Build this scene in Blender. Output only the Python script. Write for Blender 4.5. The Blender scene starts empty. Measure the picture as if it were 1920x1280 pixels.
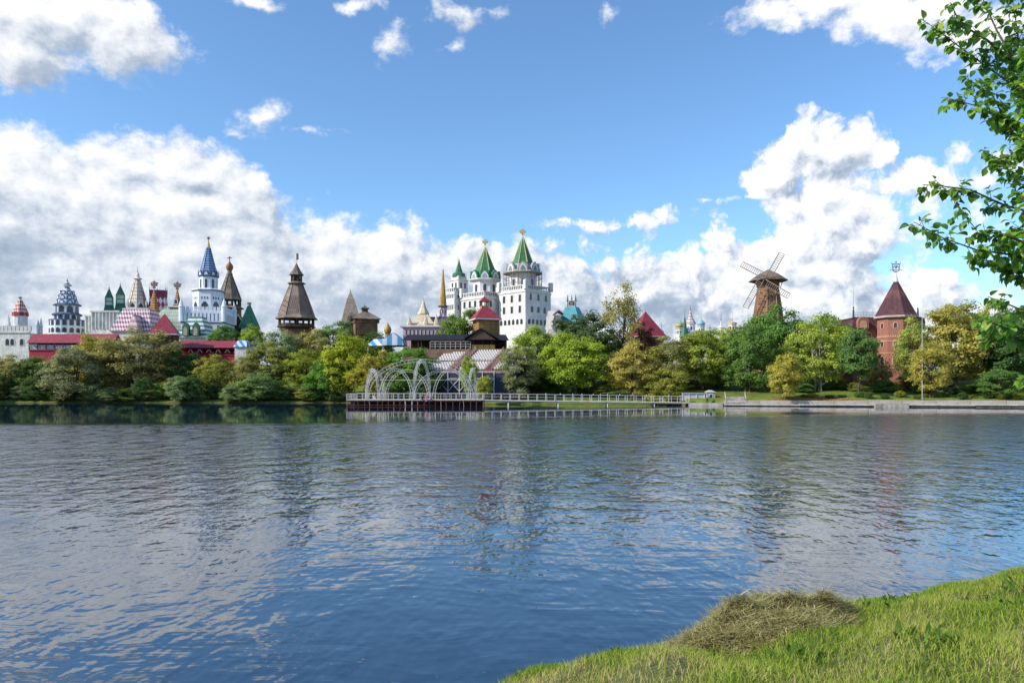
import bpy, bmesh, math, random
import numpy as np
from mathutils import Vector, Matrix

# ------------------------------------------------------------------ camera, sky, sun, exposure
SC = bpy.context.scene
F, HOR, CAMZ = 1400.0, 722.0, 3.8            # focal length in photo pixels, horizon row, eye height above the water
cam_d = bpy.data.cameras.new('camera'); cam = bpy.data.objects.new('camera', cam_d)
SC.collection.objects.link(cam); SC.camera = cam
cam.location = (0, 0, CAMZ); cam.rotation_euler = (math.radians(90), 0, 0)
cam_d.sensor_width = 36; cam_d.lens = 36*F/1920; cam_d.shift_y = (HOR-640)/1920
cam_d.clip_start = 0.05; cam_d.clip_end = 8000

TOSUN = Vector((-0.78, -0.30, 0.56)).normalized()
SUN_EL = math.asin(TOSUN.z); SUN_AZ = math.atan2(TOSUN.x, TOSUN.y)
sd = bpy.data.lights.new('sun', 'SUN'); sd.energy = 4.0; sd.angle = math.radians(0.5); sd.color = (1.0, 0.93, 0.82)
so = bpy.data.objects.new('sun', sd); SC.collection.objects.link(so)
so.rotation_euler = TOSUN.to_track_quat('Z', 'Y').to_euler(); so.location = (-60, -30, 60)

SC.cycles.max_bounces = 6; SC.cycles.diffuse_bounces = 3; SC.cycles.glossy_bounces = 3; SC.cycles.transmission_bounces = 4; SC.cycles.transparent_max_bounces = 4
W = bpy.data.worlds.new('World'); SC.world = W; W.use_nodes = True
try: W.cycles.sampling_method = 'MANUAL'; W.cycles.sample_map_resolution = 512
except Exception: pass
SC.view_settings.view_transform = 'Standard'; SC.view_settings.look = 'None'
SC.view_settings.exposure = 0.42; SC.view_settings.gamma = 1.0; SC.view_settings.use_curve_mapping = False

class NT:
    """tiny node-graph helper"""
    def __init__(s, tree): s.t = tree; s.n = tree.nodes; s.l = tree.links
    def put(s, sock, v):
        if isinstance(v, bpy.types.NodeSocket): s.l.new(v, sock)
        elif v is not None: sock.default_value = v
    def node(s, typ, **kw):
        n = s.n.new(typ)
        for k, v in kw.items(): setattr(n, k, v)
        return n
    def m(s, op, a, b=None, c=None, clamp=False):
        n = s.n.new('ShaderNodeMath'); n.operation = op; n.use_clamp = clamp
        s.put(n.inputs[0], a); s.put(n.inputs[1], b); s.put(n.inputs[2], c); return n.outputs[0]
    def vm(s, op, a, b=None, out=0):
        n = s.n.new('ShaderNodeVectorMath'); n.operation = op
        s.put(n.inputs[0], a)
        if b is not None: s.put(n.inputs[1], b)
        return n.outputs[out]
    def mix(s, fac, a, b):
        n = s.n.new('ShaderNodeMix'); n.data_type = 'RGBA'
        s.put(n.inputs[0], fac); s.put(n.inputs[6], a); s.put(n.inputs[7], b); return n.outputs[2]
    def noise(s, vec, scale, detail=4, rough=0.55, dim='3D', dist=0):
        n = s.n.new('ShaderNodeTexNoise'); n.noise_dimensions = dim
        s.put(n.inputs['Vector'], vec)
        n.inputs['Scale'].default_value = scale; n.inputs['Detail'].default_value = detail
        n.inputs['Roughness'].default_value = rough; n.inputs['Distortion'].default_value = dist
        return n.outputs[0]
    def xyz(s, x, y, z=0.0):
        n = s.n.new('ShaderNodeCombineXYZ'); s.put(n.inputs[0], x); s.put(n.inputs[1], y); s.put(n.inputs[2], z); return n.outputs[0]
    def smooth(s, v, lo, hi, a=0.0, b=1.0):
        n = s.n.new('ShaderNodeMapRange'); n.interpolation_type = 'SMOOTHSTEP'
        s.put(n.inputs[0], v); n.inputs[1].default_value = lo; n.inputs[2].default_value = hi
        n.inputs[3].default_value = a; n.inputs[4].default_value = b; return n.outputs[0]
    def ramp(s, fac, stops):
        n = s.n.new('ShaderNodeValToRGB'); cr = n.color_ramp
        while len(cr.elements) < len(stops): cr.elements.new(0.5)
        for e, (p, c) in zip(cr.elements, stops): e.position = p; e.color = (*c, 1)
        s.put(n.inputs[0], fac); return n.outputs[0]

def sky_uv(px, py):
    """photo pixel -> (azimuth, elevation) in units of 1/1400 rad"""
    x, z = (px-960)/F, (HOR-py)/F
    return math.atan(x)*1000, math.atan(z/math.hypot(1, x))*1000

# cloud blobs: photo px, py, half-width, half-height, weight
BLOBS = [(70,35,190,55,1.0),(215,70,95,55,1.0),(40,105,100,40,.9),(290,80,35,35,.6),
 (495,212,44,20,.40),(565,240,50,9,.36),(450,235,25,10,.3),(472,6,45,14,.5),(665,14,48,12,.36),(722,75,24,36,.28),
 (740,45,24,14,.26),(845,22,55,14,.34),(880,50,20,16,.24),(857,90,26,12,.32),(1135,20,18,22,.24),(900,14,40,10,.28),
 (1560,8,170,28,.8),(1700,22,120,40,.9),(1500,38,60,14,.4),(1840,60,90,40,.6),
 (1165,414,100,11,.40),(1055,413,28,6,.3),(1400,370,40,8,.36),
 (1520,282,66,50,1.35),(1455,338,50,28,1.2),(1500,262,42,28,1.1),(1570,295,56,38,1.2),(1628,304,36,24,1.1),(1480,385,40,34,1.1),
 (1650,345,150,28,.72),(1750,318,90,14,.5),(1560,375,95,45,1.1),(1530,430,80,64,1.35),(1600,455,64,50,1.0),(1545,505,95,64,1.3),(1660,440,110,45,.5),
 (1465,505,64,54,1.2),(1410,530,74,54,1.2),(1340,560,98,74,1.2),(1600,545,64,45,1.0),(1500,590,200,60,1.2),
 (1715,535,55,32,1.0),(1690,560,80,30,1.0),(1780,553,38,24,.85),(1750,590,120,30,.8),(1640,540,30,10,.5),
 (1260,600,70,60,.9)]
HOLES = [(275,340,50,22,.75),(375,352,45,14,.6),(60,520,120,60,.25),(1180,470,80,18,.3),(1140,515,60,22,.45),(1780,470,110,30,.3)]
TOPLINE = [(-500,330),(-250,250),(0,212),(120,232),(260,222),(400,236),(500,310),(545,385),(600,380),(700,393),(800,412),(900,432),
 (960,446),(1060,446),(1150,452),(1250,446),(1340,434),(1440,450),(1500,470),(1600,520),(1680,548),(1760,560),(1900,585),(2100,520),(2400,430)]

def cloud_group():
    g = bpy.data.node_groups.new('cloud_field', 'ShaderNodeTree')
    g.interface.new_socket('UV', in_out='INPUT', socket_type='NodeSocketVector')
    g.interface.new_socket('F', in_out='OUTPUT', socket_type='NodeSocketFloat')
    k = NT(g); gi = k.node('NodeGroupInput'); go = k.node('NodeGroupOutput')
    uv = gi.outputs[0]
    # billowy domain warp, two octaves
    nz = k.node('ShaderNodeTexNoise'); nz.inputs['Scale'].default_value = 0.012; nz.inputs['Detail'].default_value = 5; nz.inputs['Roughness'].default_value = .58
    k.put(nz.inputs['Vector'], uv)
    w = k.vm('MULTIPLY', k.vm('SUBTRACT', nz.outputs['Color'], (.5,.5,.5)), (75, 62, 0))
    p = k.vm('ADD', uv, w)
    sep = k.node('ShaderNodeSeparateXYZ'); k.put(sep.inputs[0], p)
    # main bank under a traced top line
    fc = k.node('ShaderNodeFloatCurve'); cv = fc.mapping.curves[0]
    pts = sorted((sky_uv(x, y) for x, y in TOPLINE))
    pts = [((u+1100)/2200, v/600) for u, v in pts]
    while len(cv.points) < len(pts): cv.points.new(.5, .5)
    for c, (a, b) in zip(cv.points, pts): c.location = (min(max(a, 0), 1), b); c.handle_type = 'AUTO'
    fc.mapping.extend = 'HORIZONTAL'; fc.mapping.update()
    k.put(fc.inputs[1], k.m('MULTIPLY_ADD', sep.outputs[0], 1/2200, .5))
    top = k.m('MULTIPLY', fc.outputs[0], 600)
    f = k.m('MINIMUM', k.m('MULTIPLY', k.m('SUBTRACT', top, sep.outputs[1]), 1/55), 1.3)
    for (x, y, a, b, wt) in BLOBS:
        u, v = sky_uv(x, y)
        d = k.vm('LENGTH', k.vm('MULTIPLY', k.vm('SUBTRACT', p, (u, v, 0)), (1/(a*.72), 1/(b*.72), 0)), out=1)
        f = k.m('SMOOTH_MAX', f, k.m('MULTIPLY_ADD', d, -wt, wt*1.25), .25)
    for (x, y, a, b, wt) in HOLES:
        u, v = sky_uv(x, y)
        d = k.vm('LENGTH', k.vm('MULTIPLY', k.vm('SUBTRACT', p, (u, v, 0)), (1/(a*.72), 1/(b*.72), 0)), out=1)
        f = k.m('SUBTRACT', f, k.m('MULTIPLY', k.m('MAXIMUM', k.m('SUBTRACT', 1.3, d), 0), wt))
    # generic scattered clouds high up, beyond the frame, so the rest of the dome goes on like the part in view
    hi = k.m('MULTIPLY', k.m('SUBTRACT', k.noise(uv, .0032, 3), .52), 6)
    f = k.m('MAXIMUM', f, k.m('MINIMUM', hi, k.smooth(sep.outputs[1], 560, 760, -2, 1)))
    fb = k.noise(k.vm('MULTIPLY', uv, (1, 1.35, 1)), .02, 9, .63)
    vo = k.node('ShaderNodeTexVoronoi'); vo.voronoi_dimensions = '2D'; vo.feature = 'F1'; k.put(vo.inputs['Vector'], p)
    vo.inputs['Scale'].default_value = .021; vo.inputs['Detail'].default_value = 3.0; vo.inputs['Roughness'].default_value = .55; vo.inputs['Lacunarity'].default_value = 2.3
    puff = k.m('MULTIPLY', k.smooth(sep.outputs[0], -330, 60, .25, 1.0), k.smooth(sep.outputs[1], 325, 400, 1.0, .12))
    f = k.m('ADD', f, k.m('MULTIPLY', k.m('MULTIPLY', k.m('SUBTRACT', 1.0, vo.outputs['Distance']), .85), puff))
    f = k.m('ADD', f, k.m('MULTIPLY', k.m('MULTIPLY', k.m('SUBTRACT', fb, .5), 1.5), k.m('SUBTRACT', 1.25, k.m('MULTIPLY', puff, .65))))
    k.put(go.inputs[0], f)
    return g

def build_world():
    k = NT(W.node_tree); k.n.clear()
    out = k.node('ShaderNodeOutputWorld'); bg = k.node('ShaderNodeBackground'); k.l.new(bg.outputs[0], out.inputs[0])
    tc = k.node('ShaderNodeTexCoord'); sp = k.node('ShaderNodeSeparateXYZ'); k.put(sp.inputs[0], tc.outputs['Generated'])
    x, y, z = sp.outputs
    az = k.m('MULTIPLY', k.m('ARCTAN2', x, y), 1000)
    el = k.m('MULTIPLY', k.m('ARCSINE', z), 1000)
    el = k.m('ABSOLUTE', el)
    uv = k.xyz(az, el, 0)
    sky = k.node('ShaderNodeTexSky'); sky.sky_type = 'NISHITA'; sky.sun_disc = False
    sky.sun_elevation = SUN_EL; sky.sun_rotation = SUN_AZ; sky.altitude = 150; sky.air_density = 1.0; sky.dust_density = .5; sky.ozone_density = 2.2
    skyc = k.vm('MULTIPLY', sky.outputs[0], SKY_TINT)
    G = cloud_group()
    def field(v):
        n = k.node('ShaderNodeGroup'); n.node_tree = G; k.put(n.inputs[0], v); return n.outputs[0]
    f0 = field(uv); f1 = field(k.vm('ADD', uv, (-11, 13, 0)))
    dens = k.smooth(f0, 0.05, .60)
    lit = k.m('MULTIPLY_ADD', k.m('SUBTRACT', k.m('MINIMUM', f0, 1.9), k.m('MINIMUM', f1, 1.9)), .80, .57)
    # underside of the bank is greyer; broad light and dark patches
    broad = k.noise(k.vm('MULTIPLY', uv, (1, 2.0, 1)), .0062, 3, .5)
    lit = k.m('ADD', lit, k.m('MULTIPLY', k.m('SUBTRACT', broad, .5), 1.25))
    lit = k.m('ADD', lit, k.smooth(az, 150, 420, 0, .30))
    lit = k.m('ADD', lit, k.smooth(el, 40, 260, -.22, .12))
    lit = k.m('MINIMUM', k.m('MAXIMUM', lit, 0), 1)
    cl = k.ramp(lit, [(0, (.34,.42,.54)), (.35, (.50,.57,.68)), (.65, (.78,.82,.88)), (1, (1.06,1.05,1.04))])
    cl = k.vm('MULTIPLY', cl, (CLOUD,)*3)
    c = k.mix(k.m('MULTIPLY', dens, .96), skyc, cl)
    k.put(bg.inputs[0], c); bg.inputs[1].default_value = SKY_STRENGTH
SKY_STRENGTH = 0.142; SKY_TINT = (.78, 1.0, 1.15); CLOUD = 5.5
build_world()

# ------------------------------------------------------------------ naming and mesh helpers
COL = SC.collection
def tag(o, label=None, cat=None, group=None, kind=None):
    for k, v in (('label', label), ('category', cat), ('group', group), ('kind', kind)):
        if v: o[k] = v
    return o
class MB:
    """collects shapes; build() links them as ONE mesh object"""
    def __init__(s): s.v = []; s.f = []; s.sm = False
    def add(s, vs, fs):
        b = len(s.v); s.v += [tuple(v) for v in vs]; s.f += [tuple(i+b for i in f) for f in fs]; return s
    def box(s, x0, x1, y0, y1, z0, z1):
        return s.add([(x0,y0,z0),(x1,y0,z0),(x1,y1,z0),(x0,y1,z0),(x0,y0,z1),(x1,y0,z1),(x1,y1,z1),(x0,y1,z1)],
                     [(3,2,1,0),(4,5,6,7),(0,1,5,4),(1,2,6,5),(2,3,7,6),(3,0,4,7)])
    def lathe(s, prof, n=8, cx=0, cy=0, rot=None, sx=1, sy=1):
        """prof: (apothem, z) pairs from bottom to top; n sides, one facet square to -y unless rot is given"""
        rot = (-math.pi/2 - math.pi/n) if rot is None else rot - math.pi/n
        q = 1/math.cos(math.pi/n); vs = []
        for r, z in prof:
            for i in range(n):
                a = rot + 2*math.pi*i/n; vs.append((cx+r*q*math.cos(a)*sx, cy+r*q*math.sin(a)*sy, z))
        fs = []
        for j in range(len(prof)-1):
            for i in range(n):
                fs.append((j*n+i, j*n+(i+1)%n, (j+1)*n+(i+1)%n, (j+1)*n+i))
        fs.append(tuple(range(n-1, -1, -1))); fs.append(tuple((len(prof)-1)*n+i for i in range(n)))
        return s.add(vs, fs)
    def tube(s, p, q, r0, r1=None, n=5):
        p, q = Vector(p), Vector(q); d = q-p
        if d.length < 1e-6: return s
        r1 = r0 if r1 is None else r1
        a = d.normalized().orthogonal().normalized(); b = d.normalized().cross(a); vs = []
        for c, r in ((p, r0), (q, r1)):
            for i in range(n):
                t = 2*math.pi*i/n; vs.append(c + a*math.cos(t)*r + b*math.sin(t)*r)
        fs = [(i, (i+1)%n, n+(i+1)%n, n+i) for i in range(n)] + [tuple(range(n-1,-1,-1)), tuple(range(n, 2*n))]
        return s.add(vs, fs)
    def path(s, pts, r0, r1=None, n=5):
        r1 = r0 if r1 is None else r1; m = len(pts)-1
        for i in range(m):
            s.tube(pts[i], pts[i+1], r0+(r1-r0)*i/m, r0+(r1-r0)*(i+1)/m, n)
        return s
    def ext(s, poly, y0, y1):
        """extrude an (x, z) outline along y"""
        n = len(poly); vs = [(x, y0, z) for x, z in poly] + [(x, y1, z) for x, z in poly]
        return s.add(vs, [tuple(range(n)), tuple(range(2*n-1, n-1, -1))] + [(i, n+i, n+(i+1)%n, (i+1)%n) for i in range(n)])
    def hip(s, x0, x1, y0, y1, z0, z1, rx=None, ry=None, over=0.0):
        """hip / gable / pyramid roof: rx,ry half-lengths of the top"""
        cx, cy = (x0+x1)/2, (y0+y1)/2; rx = 0.02 if rx is None else rx; ry = .02 if ry is None else ry
        x0 -= over; x1 += over; y0 -= over; y1 += over
        return s.add([(x0,y0,z0),(x1,y0,z0),(x1,y1,z0),(x0,y1,z0),(cx-rx,cy-ry,z1),(cx+rx,cy-ry,z1),(cx+rx,cy+ry,z1),(cx-rx,cy+ry,z1)],
                     [(3,2,1,0),(4,5,6,7),(0,1,5,4),(1,2,6,5),(2,3,7,6),(3,0,4,7)])
    def mesh(s, name, smooth=False):
        me = bpy.data.meshes.new(name); me.from_pydata(s.v, [], s.f)
        bm = bmesh.new(); bm.from_mesh(me); bmesh.ops.recalc_face_normals(bm, faces=bm.faces); bm.to_mesh(me); bm.free()
        if smooth: me.polygons.foreach_set('use_smooth', [True]*len(me.polygons))
        return me
    def build(s, name, mat, parent=None, smooth=False, loc=None, rz=None):
        return obj(name, s.mesh(name, smooth), mat, parent, loc, rz)
def obj(name, me, mat, parent=None, loc=None, rz=None):
    o = bpy.data.objects.new(name, me); COL.objects.link(o)
    if mat and not me.materials: me.materials.append(mat)
    if parent: o.parent = parent
    if loc: o.location = loc
    if rz is not None: o.rotation_euler = (0, 0, rz)
    return o

# ------------------------------------------------------------------ materials
MATS = {}
def M(name, col, var=.18, scale=.6, rough=.75, bump=0.0, spec=.3, col2=None, metal=0):
    """weathered plain surface: two noise octaves of tone, optional relief"""
    if name in MATS: return MATS[name]
    m = bpy.data.materials.new(name); m.use_nodes = True; k = NT(m.node_tree); b = k.n['Principled BSDF']
    tc = k.node('ShaderNodeTexCoord'); v = tc.outputs['Object']
    n1 = k.noise(v, scale, 5, .6); n2 = k.noise(k.vm('MULTIPLY', v, (1, 1, .25)), scale*3.5, 3, .6)
    t = k.m('ADD', k.m('MULTIPLY', n1, .6), k.m('MULTIPLY', n2, .4))
    c2 = col2 or tuple(c*(1-var*1.6) for c in col); c1 = tuple(min(1, c*(1+var*.5)) for c in col)
    k.put(b.inputs['Base Color'], k.ramp(t, [(.33, c2), (.62, c1)]))
    b.inputs['Roughness'].default_value = rough; b.inputs['Specular IOR Level'].default_value = spec; b.inputs['Metallic'].default_value = metal
    if bump:
        bp = k.node('ShaderNodeBump'); bp.inputs['Strength'].default_value = bump; bp.inputs['Distance'].default_value = .05
        k.put(bp.inputs['Height'], k.noise(v, scale*9, 3)); k.put(b.inputs['Normal'], bp.outputs[0])
    MATS[name] = m; return m
def pat(name, c1, c2, kind, size, rough=.6, line=.12, c3=None, bumpd=.04):
    """patterned surface in object space. kinds: courses (rows), boards (upright), check (diamond check), stripe, diag, tiles, brick"""
    if name in MATS: return MATS[name]
    m = bpy.data.materials.new(name); m.use_nodes = True; k = NT(m.node_tree); b = k.n['Principled BSDF']
    tc = k.node('ShaderNodeTexCoord'); v = tc.outputs['Object']; sp = k.node('ShaderNodeSeparateXYZ'); k.put(sp.inputs[0], v)
    x, y, z = sp.outputs; h = k.m('ADD', x, k.m('MULTIPLY', y, .83))
    fr = lambda s, p: k.m('FRACT', k.m('DIVIDE', s, p))
    tri = lambda s, p: k.m('ABSOLUTE', k.m('SUBTRACT', fr(s, p), .5))
    nz = k.noise(v, 1.3/max(size, .1)*.4, 4, .6)
    if kind == 'courses': t = k.smooth(tri(z, size), .5-line, .5-line*.4); hh = t
    elif kind == 'boards': t = k.smooth(tri(h, size), .5-line, .5-line*.4); hh = t
    elif kind == 'stripe': t = k.smooth(tri(z, size), .22, .28); hh = 0.0
    elif kind == 'vstripe': t = k.smooth(tri(h, size), .22, .28); hh = 0.0
    elif kind == 'diag': t = k.smooth(tri(k.m('ADD', h, z), size), .5-line, .5-line*.5); hh = t
    elif kind == 'check':
        a = k.m('GREATER_THAN', fr(k.m('ADD', h, k.m('MULTIPLY', z, .6)), size), .5); c = k.m('GREATER_THAN', fr(k.m('SUBTRACT', h, k.m('MULTIPLY', z, .6)), size), .5)
        t = k.m('ABSOLUTE', k.m('SUBTRACT', a, c)); hh = 0.0
    elif kind in ('tiles', 'brick'):
        bt = k.node('ShaderNodeTexBrick'); k.put(bt.inputs['Vector'], k.xyz(h, z, 0)); bt.inputs['Scale'].default_value = 1
        bt.inputs['Brick Width'].default_value = size*(2.2 if kind == 'brick' else 1.1); bt.inputs['Row Height'].default_value = size
        bt.inputs['Mortar Size'].default_value = size*line; bt.inputs['Mortar Smooth'].default_value = .3
        t = bt.outputs['Fac']; hh = t
    col = k.mix(t, (*c1, 1), (*c2, 1))
    col = k.mix(k.smooth(nz, .35, .75), col, k.vm('MULTIPLY', col, (.62, .62, .64)))
    if c3: col = k.mix(k.smooth(k.noise(v, .25, 4), .5, .65), col, (*c3, 1))
    k.put(b.inputs['Base Color'], col); b.inputs['Roughness'].default_value = rough; b.inputs['Specular IOR Level'].default_value = .35
    bp = k.node('ShaderNodeBump'); bp.inputs['Strength'].default_value = .6; bp.inputs['Distance'].default_value = bumpd; bp.invert = True
    k.put(bp.inputs['Height'], k.m('ADD', k.m('MULTIPLY', nz, .3), hh)); k.put(b.inputs['Normal'], bp.outputs[0])
    MATS[name] = m; return m

# ------------------------------------------------------------------ terrain
SHX = [-2000,-300,-112,-36,-20,-8,10,32,33.2,90,200,2000]; SHY = [150,156,161,160,153,148,149,147,139.6,127,104,60]
def sstep(a, b, x):
    t = np.clip((np.asarray(x, float)-a)/(b-a), 0, 1); return t*t*(3-2*t)
def shore(x): return np.interp(x, SHX, SHY)
def far_z(x, y):
    x = np.asarray(x, float); y = np.asarray(y, float); d = y-shore(x); q = sstep(30, 34, x)
    nat = np.interp(d, [-30,-4,0,1.5,5,11,14,18,40,60], [-2.5,-1.6,-.1,.35,1.0,1.75,1.8,2.3,9.3,9.5])
    key = np.interp(d, [-30,-2,.5,.9,3,10,22,50,75], [-2.5,-1.6,-1.5,1.0,1.3,2.2,3.5,7.2,8.5])
    rip = .12*np.sin(x*.31+1.3*np.sin(y*.17))*np.sin(y*.23+.6)*sstep(1, 6, d)
    return nat*(1-q)+key*q + rip
def gz(x, y): return float(far_z(x, y))
def near_d(x, y): return ((-0.4-np.asarray(x))*(-.5)+(9.0-np.asarray(y)))/1.118
def near_z(x, y):
    d = near_d(x, y) + .10*np.sin(np.asarray(x)*2.1)+.07*np.sin(np.asarray(x)*5.3+1)
    g = 1-sstep(.2, 2.4, x); sh = .5*g
    z = .13*g*np.clip(d/(sh+1e-3), 0, 1) + 2.2*(1-np.exp(-np.maximum(d-sh, 0)/3.0)) + np.minimum(d, 0)*.28
    z = z + (.045*np.sin(x*3.1+y*1.7)+.03*np.sin(x*6.3-y*4.1))*sstep(.3, 1.5, d)
    return np.where(z < -2, -2, z)
def sheet(name, xs, ys, zf, mat):
    X, Y = np.meshgrid(xs, ys); Z = zf(X, Y); nx, ny = len(xs), len(ys)
    me = bpy.data.meshes.new(name); v = np.stack([X, Y, Z], -1).reshape(-1, 3)
    i = np.arange(nx*ny).reshape(ny, nx)
    f = np.stack([i[:-1,:-1], i[:-1,1:], i[1:,1:], i[1:,:-1]], -1).reshape(-1, 4)
    me.from_pydata(v.tolist(), [], f.tolist()); me.polygons.foreach_set('use_smooth', [True]*len(me.polygons))
    o = obj(name, me, mat); o['kind'] = 'structure'; return o

def ground_mat():
    m = bpy.data.materials.new('far_ground'); m.use_nodes = True; k = NT(m.node_tree); b = k.n['Principled BSDF']
    g = k.node('ShaderNodeNewGeometry'); p = g.outputs['Position']; sp = k.node('ShaderNodeSeparateXYZ'); k.put(sp.inputs[0], p)
    n1 = k.noise(p, .35, 5, .65); n2 = k.noise(p, 3.0, 4, .7)
    grass = k.ramp(k.m('ADD', k.m('MULTIPLY', n1, .6), k.m('MULTIPLY', n2, .4)), [(.3, (.05,.085,.018)), (.5, (.13,.19,.035)), (.7, (.26,.28,.07))])
    mud = k.ramp(n2, [(.3, (.05,.04,.025)), (.7, (.14,.11,.07))])
    z = sp.outputs[2]
    c = k.mix(k.smooth(k.m('ADD', z, k.m('MULTIPLY', n2, .35)), .18, .34), mud, grass)
    leaf = k.smooth(k.noise(p, .22, 3), .56, .66)
    c = k.mix(k.m('MULTIPLY', leaf, k.smooth(n2, .42, .55)), c, (.23, .12, .04, 1))
    k.put(b.inputs['Base Color'], c); b.inputs['Roughness'].default_value = .95; b.inputs['Specular IOR Level'].default_value = .1
    bp = k.node('ShaderNodeBump'); bp.inputs['Strength'].default_value = .8; bp.inputs['Distance'].default_value = .25
    k.put(bp.inputs['Height'], n2); k.put(b.inputs['Normal'], bp.outputs[0]); return m
xs = np.concatenate([np.linspace(-2500,-180,14), np.arange(-170,170,1.7), np.linspace(180,2500,14)])
xs = np.unique(np.concatenate([xs, np.arange(28, 37, .4)]))
ys = np.concatenate([np.arange(100,182,.8), np.arange(183,300,5), np.geomspace(305,5000,14)])
sheet('ground', xs, ys, far_z, ground_mat())
# a gravel path along the left bank, laid on the slope
mb = MB(); pv = []
pxs = np.arange(-190, -14, 2.0)
for x in pxs:
    for w in (0, .9, 1.9):
        y = float(shore(x))+10.4+w+.5*math.sin(x*.06); pv.append((x, y, gz(x, y)+.07+(.03 if w == .9 else 0)))
mb.add(pv, [(3*i+j, 3*i+3+j, 3*i+4+j, 3*i+1+j) for i in range(len(pxs)-1) for j in (0, 1)])
o = mb.build('path', M('gravel', (.42,.39,.33), .2, 1.5, .95, .4)); o['kind'] = 'structure'

def water_mat():
    m = bpy.data.materials.new('pond_water'); m.use_nodes = True; k = NT(m.node_tree); b = k.n['Principled BSDF']
    g = k.node('ShaderNodeNewGeometry'); p = g.outputs['Position']; sp = k.node('ShaderNodeSeparateXYZ'); k.put(sp.inputs[0], p)
    x, y, z = sp.outputs
    b.distribution = 'MULTI_GGX'; b.inputs['Base Color'].default_value = (.007, .026, .052, 1); b.inputs['Roughness'].default_value = .015
    b.inputs['IOR'].default_value = 2.0; b.inputs['Specular IOR Level'].default_value = .5
    nn = k.node('ShaderNodeTexNoise'); k.put(nn.inputs['Vector'], p); nn.inputs['Scale'].default_value = .16; nn.inputs['Detail'].default_value = 2
    pw = k.vm('ADD', p, k.vm('MULTIPLY', k.vm('SUBTRACT', nn.outputs['Color'], (.5,.5,.5)), (3.2, 3.2, 0)))
    def waves(rot, sx, sy, sc, det, rough):
        mp = k.node('ShaderNodeMapping'); k.put(mp.inputs[0], pw); mp.inputs['Rotation'].default_value = (0,0,rot); mp.inputs['Scale'].default_value = (sx, sy, 1)
        return k.noise(mp.outputs[0], sc, det, rough)
    long_ = waves(.10, .15, 1.0, 1.7, 1.5, .45)           # wind waves, crests roughly across the view
    mid = waves(-.16, .24, 1.0, 4.2, 2, .5)
    fine = waves(.3, .6, 1.0, 9.0, 2, .6)
    # ripple strength over the pond: smooth by the sheltered far bank, rough in the open middle, gentle near this bank
    patch = k.noise(k.vm('MULTIPLY', p, (.4, 1, 1)), .06, 3, .5)
    yy = k.m('ADD', y, k.m('MULTIPLY', k.m('SUBTRACT', patch, .5), 10))
    # sheltered strip lies along the far bank: its edge is at y about 74 on the left, further off on the right
    lim = k.m('MULTIPLY_ADD', k.smooth(x, -45, 62), 27.0, 69.0)
    calm = k.smooth(k.m('SUBTRACT', yy, lim), -3, 7, 1.0, .035)
    near = k.smooth(yy, 10, 40, .30, 1.0)
    far = k.smooth(yy, 30, 75, 1.0, 1.0)
    gust = k.smooth(k.noise(k.vm('MULTIPLY', p, (1, .5, 1)), .9, 3, .65), .32, .68, .25, 1.8)
    amp = k.m('MULTIPLY', k.m('MULTIPLY', calm, k.m('MULTIPLY', near, far)), gust)
    # ripples too small to resolve at a distance act as roughness
    k.put(b.inputs['Roughness'], k.m('MULTIPLY_ADD', k.m('MULTIPLY', k.m('MULTIPLY', calm, k.smooth(yy, 18, 52)), k.smooth(gust, .35, 1.65, .5, 1.35)), .13, .012))
    h = k.m('ADD', k.m('MULTIPLY', long_, .50), k.m('ADD', k.m('MULTIPLY', mid, .22), k.m('MULTIPLY', k.m('MULTIPLY', fine, .06), k.smooth(yy, 10, 30, .3, 1.0))))
    bp = k.node('ShaderNodeBump'); bp.inputs['Strength'].default_value = 1.0; bp.inputs['Distance'].default_value = WAVE
    k.put(bp.inputs['Height'], k.m('MULTIPLY', h, amp)); k.put(b.inputs['Normal'], bp.outputs[0])
    return m
WAVE = .07
wx = np.concatenate([np.linspace(-900,-60,8), np.linspace(-50,50,21), np.linspace(60,900,8)])
o = sheet('water', wx, np.concatenate([np.linspace(-80,0,5), np.linspace(4,130,43), [140,152,165,178]]), lambda X, Y: X*0, water_mat())

# ------------------------------------------------------------------ quay on the right
con = M('pale_concrete', (.52,.49,.45), .30, .9, .9, .5); con2 = M('stained_concrete', (.36,.33,.30), .4, .7, .9, .5)
stone = pat('rough_stone_facing', (.62,.56,.49), (.27,.23,.19), 'brick', .20, .9, .22, (.32,.27,.21))
q = bpy.data.objects.new('quay', None); COL.objects.link(q); q.location = (33.2, 139.6, 0); q.rotation_euler = (0, 0, math.atan2(-12.6, 56.8))
q['kind'] = 'structure'
rng = random.Random(5)
def qy(x): return 0.0
x = 0.0
while x < 150:
    L = 5.2 + rng.random()*1.6; y0 = qy(x+.1)-.1
    if x > 0.5:
        lt = .30+.004*x+rng.uniform(-.03,.03); MB().box(x+.02, x+L-.03, y0-1.6, y0+.25, lt-.16, lt).build('ledge_slab', con, q); MB().box(x+.03, x+L-.04, y0-1.4, y0+.24, -1.4, lt-.163).build('ledge_footing', M('dark_concrete', (.13,.115,.10), .4, .8, .7), q)  # footing is darker than the slab that overhangs it
    gap = 19.5 < x < 24.5
    if x > 5 and not gap: MB().ext([(0,.2),(L-.05,.2),(L-.05,1.0+.004*x+rng.uniform(-.05,.05)),(0,1.0+.004*x+rng.uniform(-.05,.04))], -.0, .45).build('facing_slab', stone, q, loc=(x, y0+.3, 0))
    x += L
MB().box(-.2, 6, -.6, .9, -1.4, .50).build('landing_slab', con2, q)
MB().box(31.5, 36.8, -2.9, -1.0, -1.2, .62).build('ledge_slab', con2, q)      # the block that juts out
mb = MB()
for i in range(5): mb.box(6.6, 10.0, .2+i*.42, .62+i*.42, .3, .62+i*.26)
st = mb.build('steps', con2, q)
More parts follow.
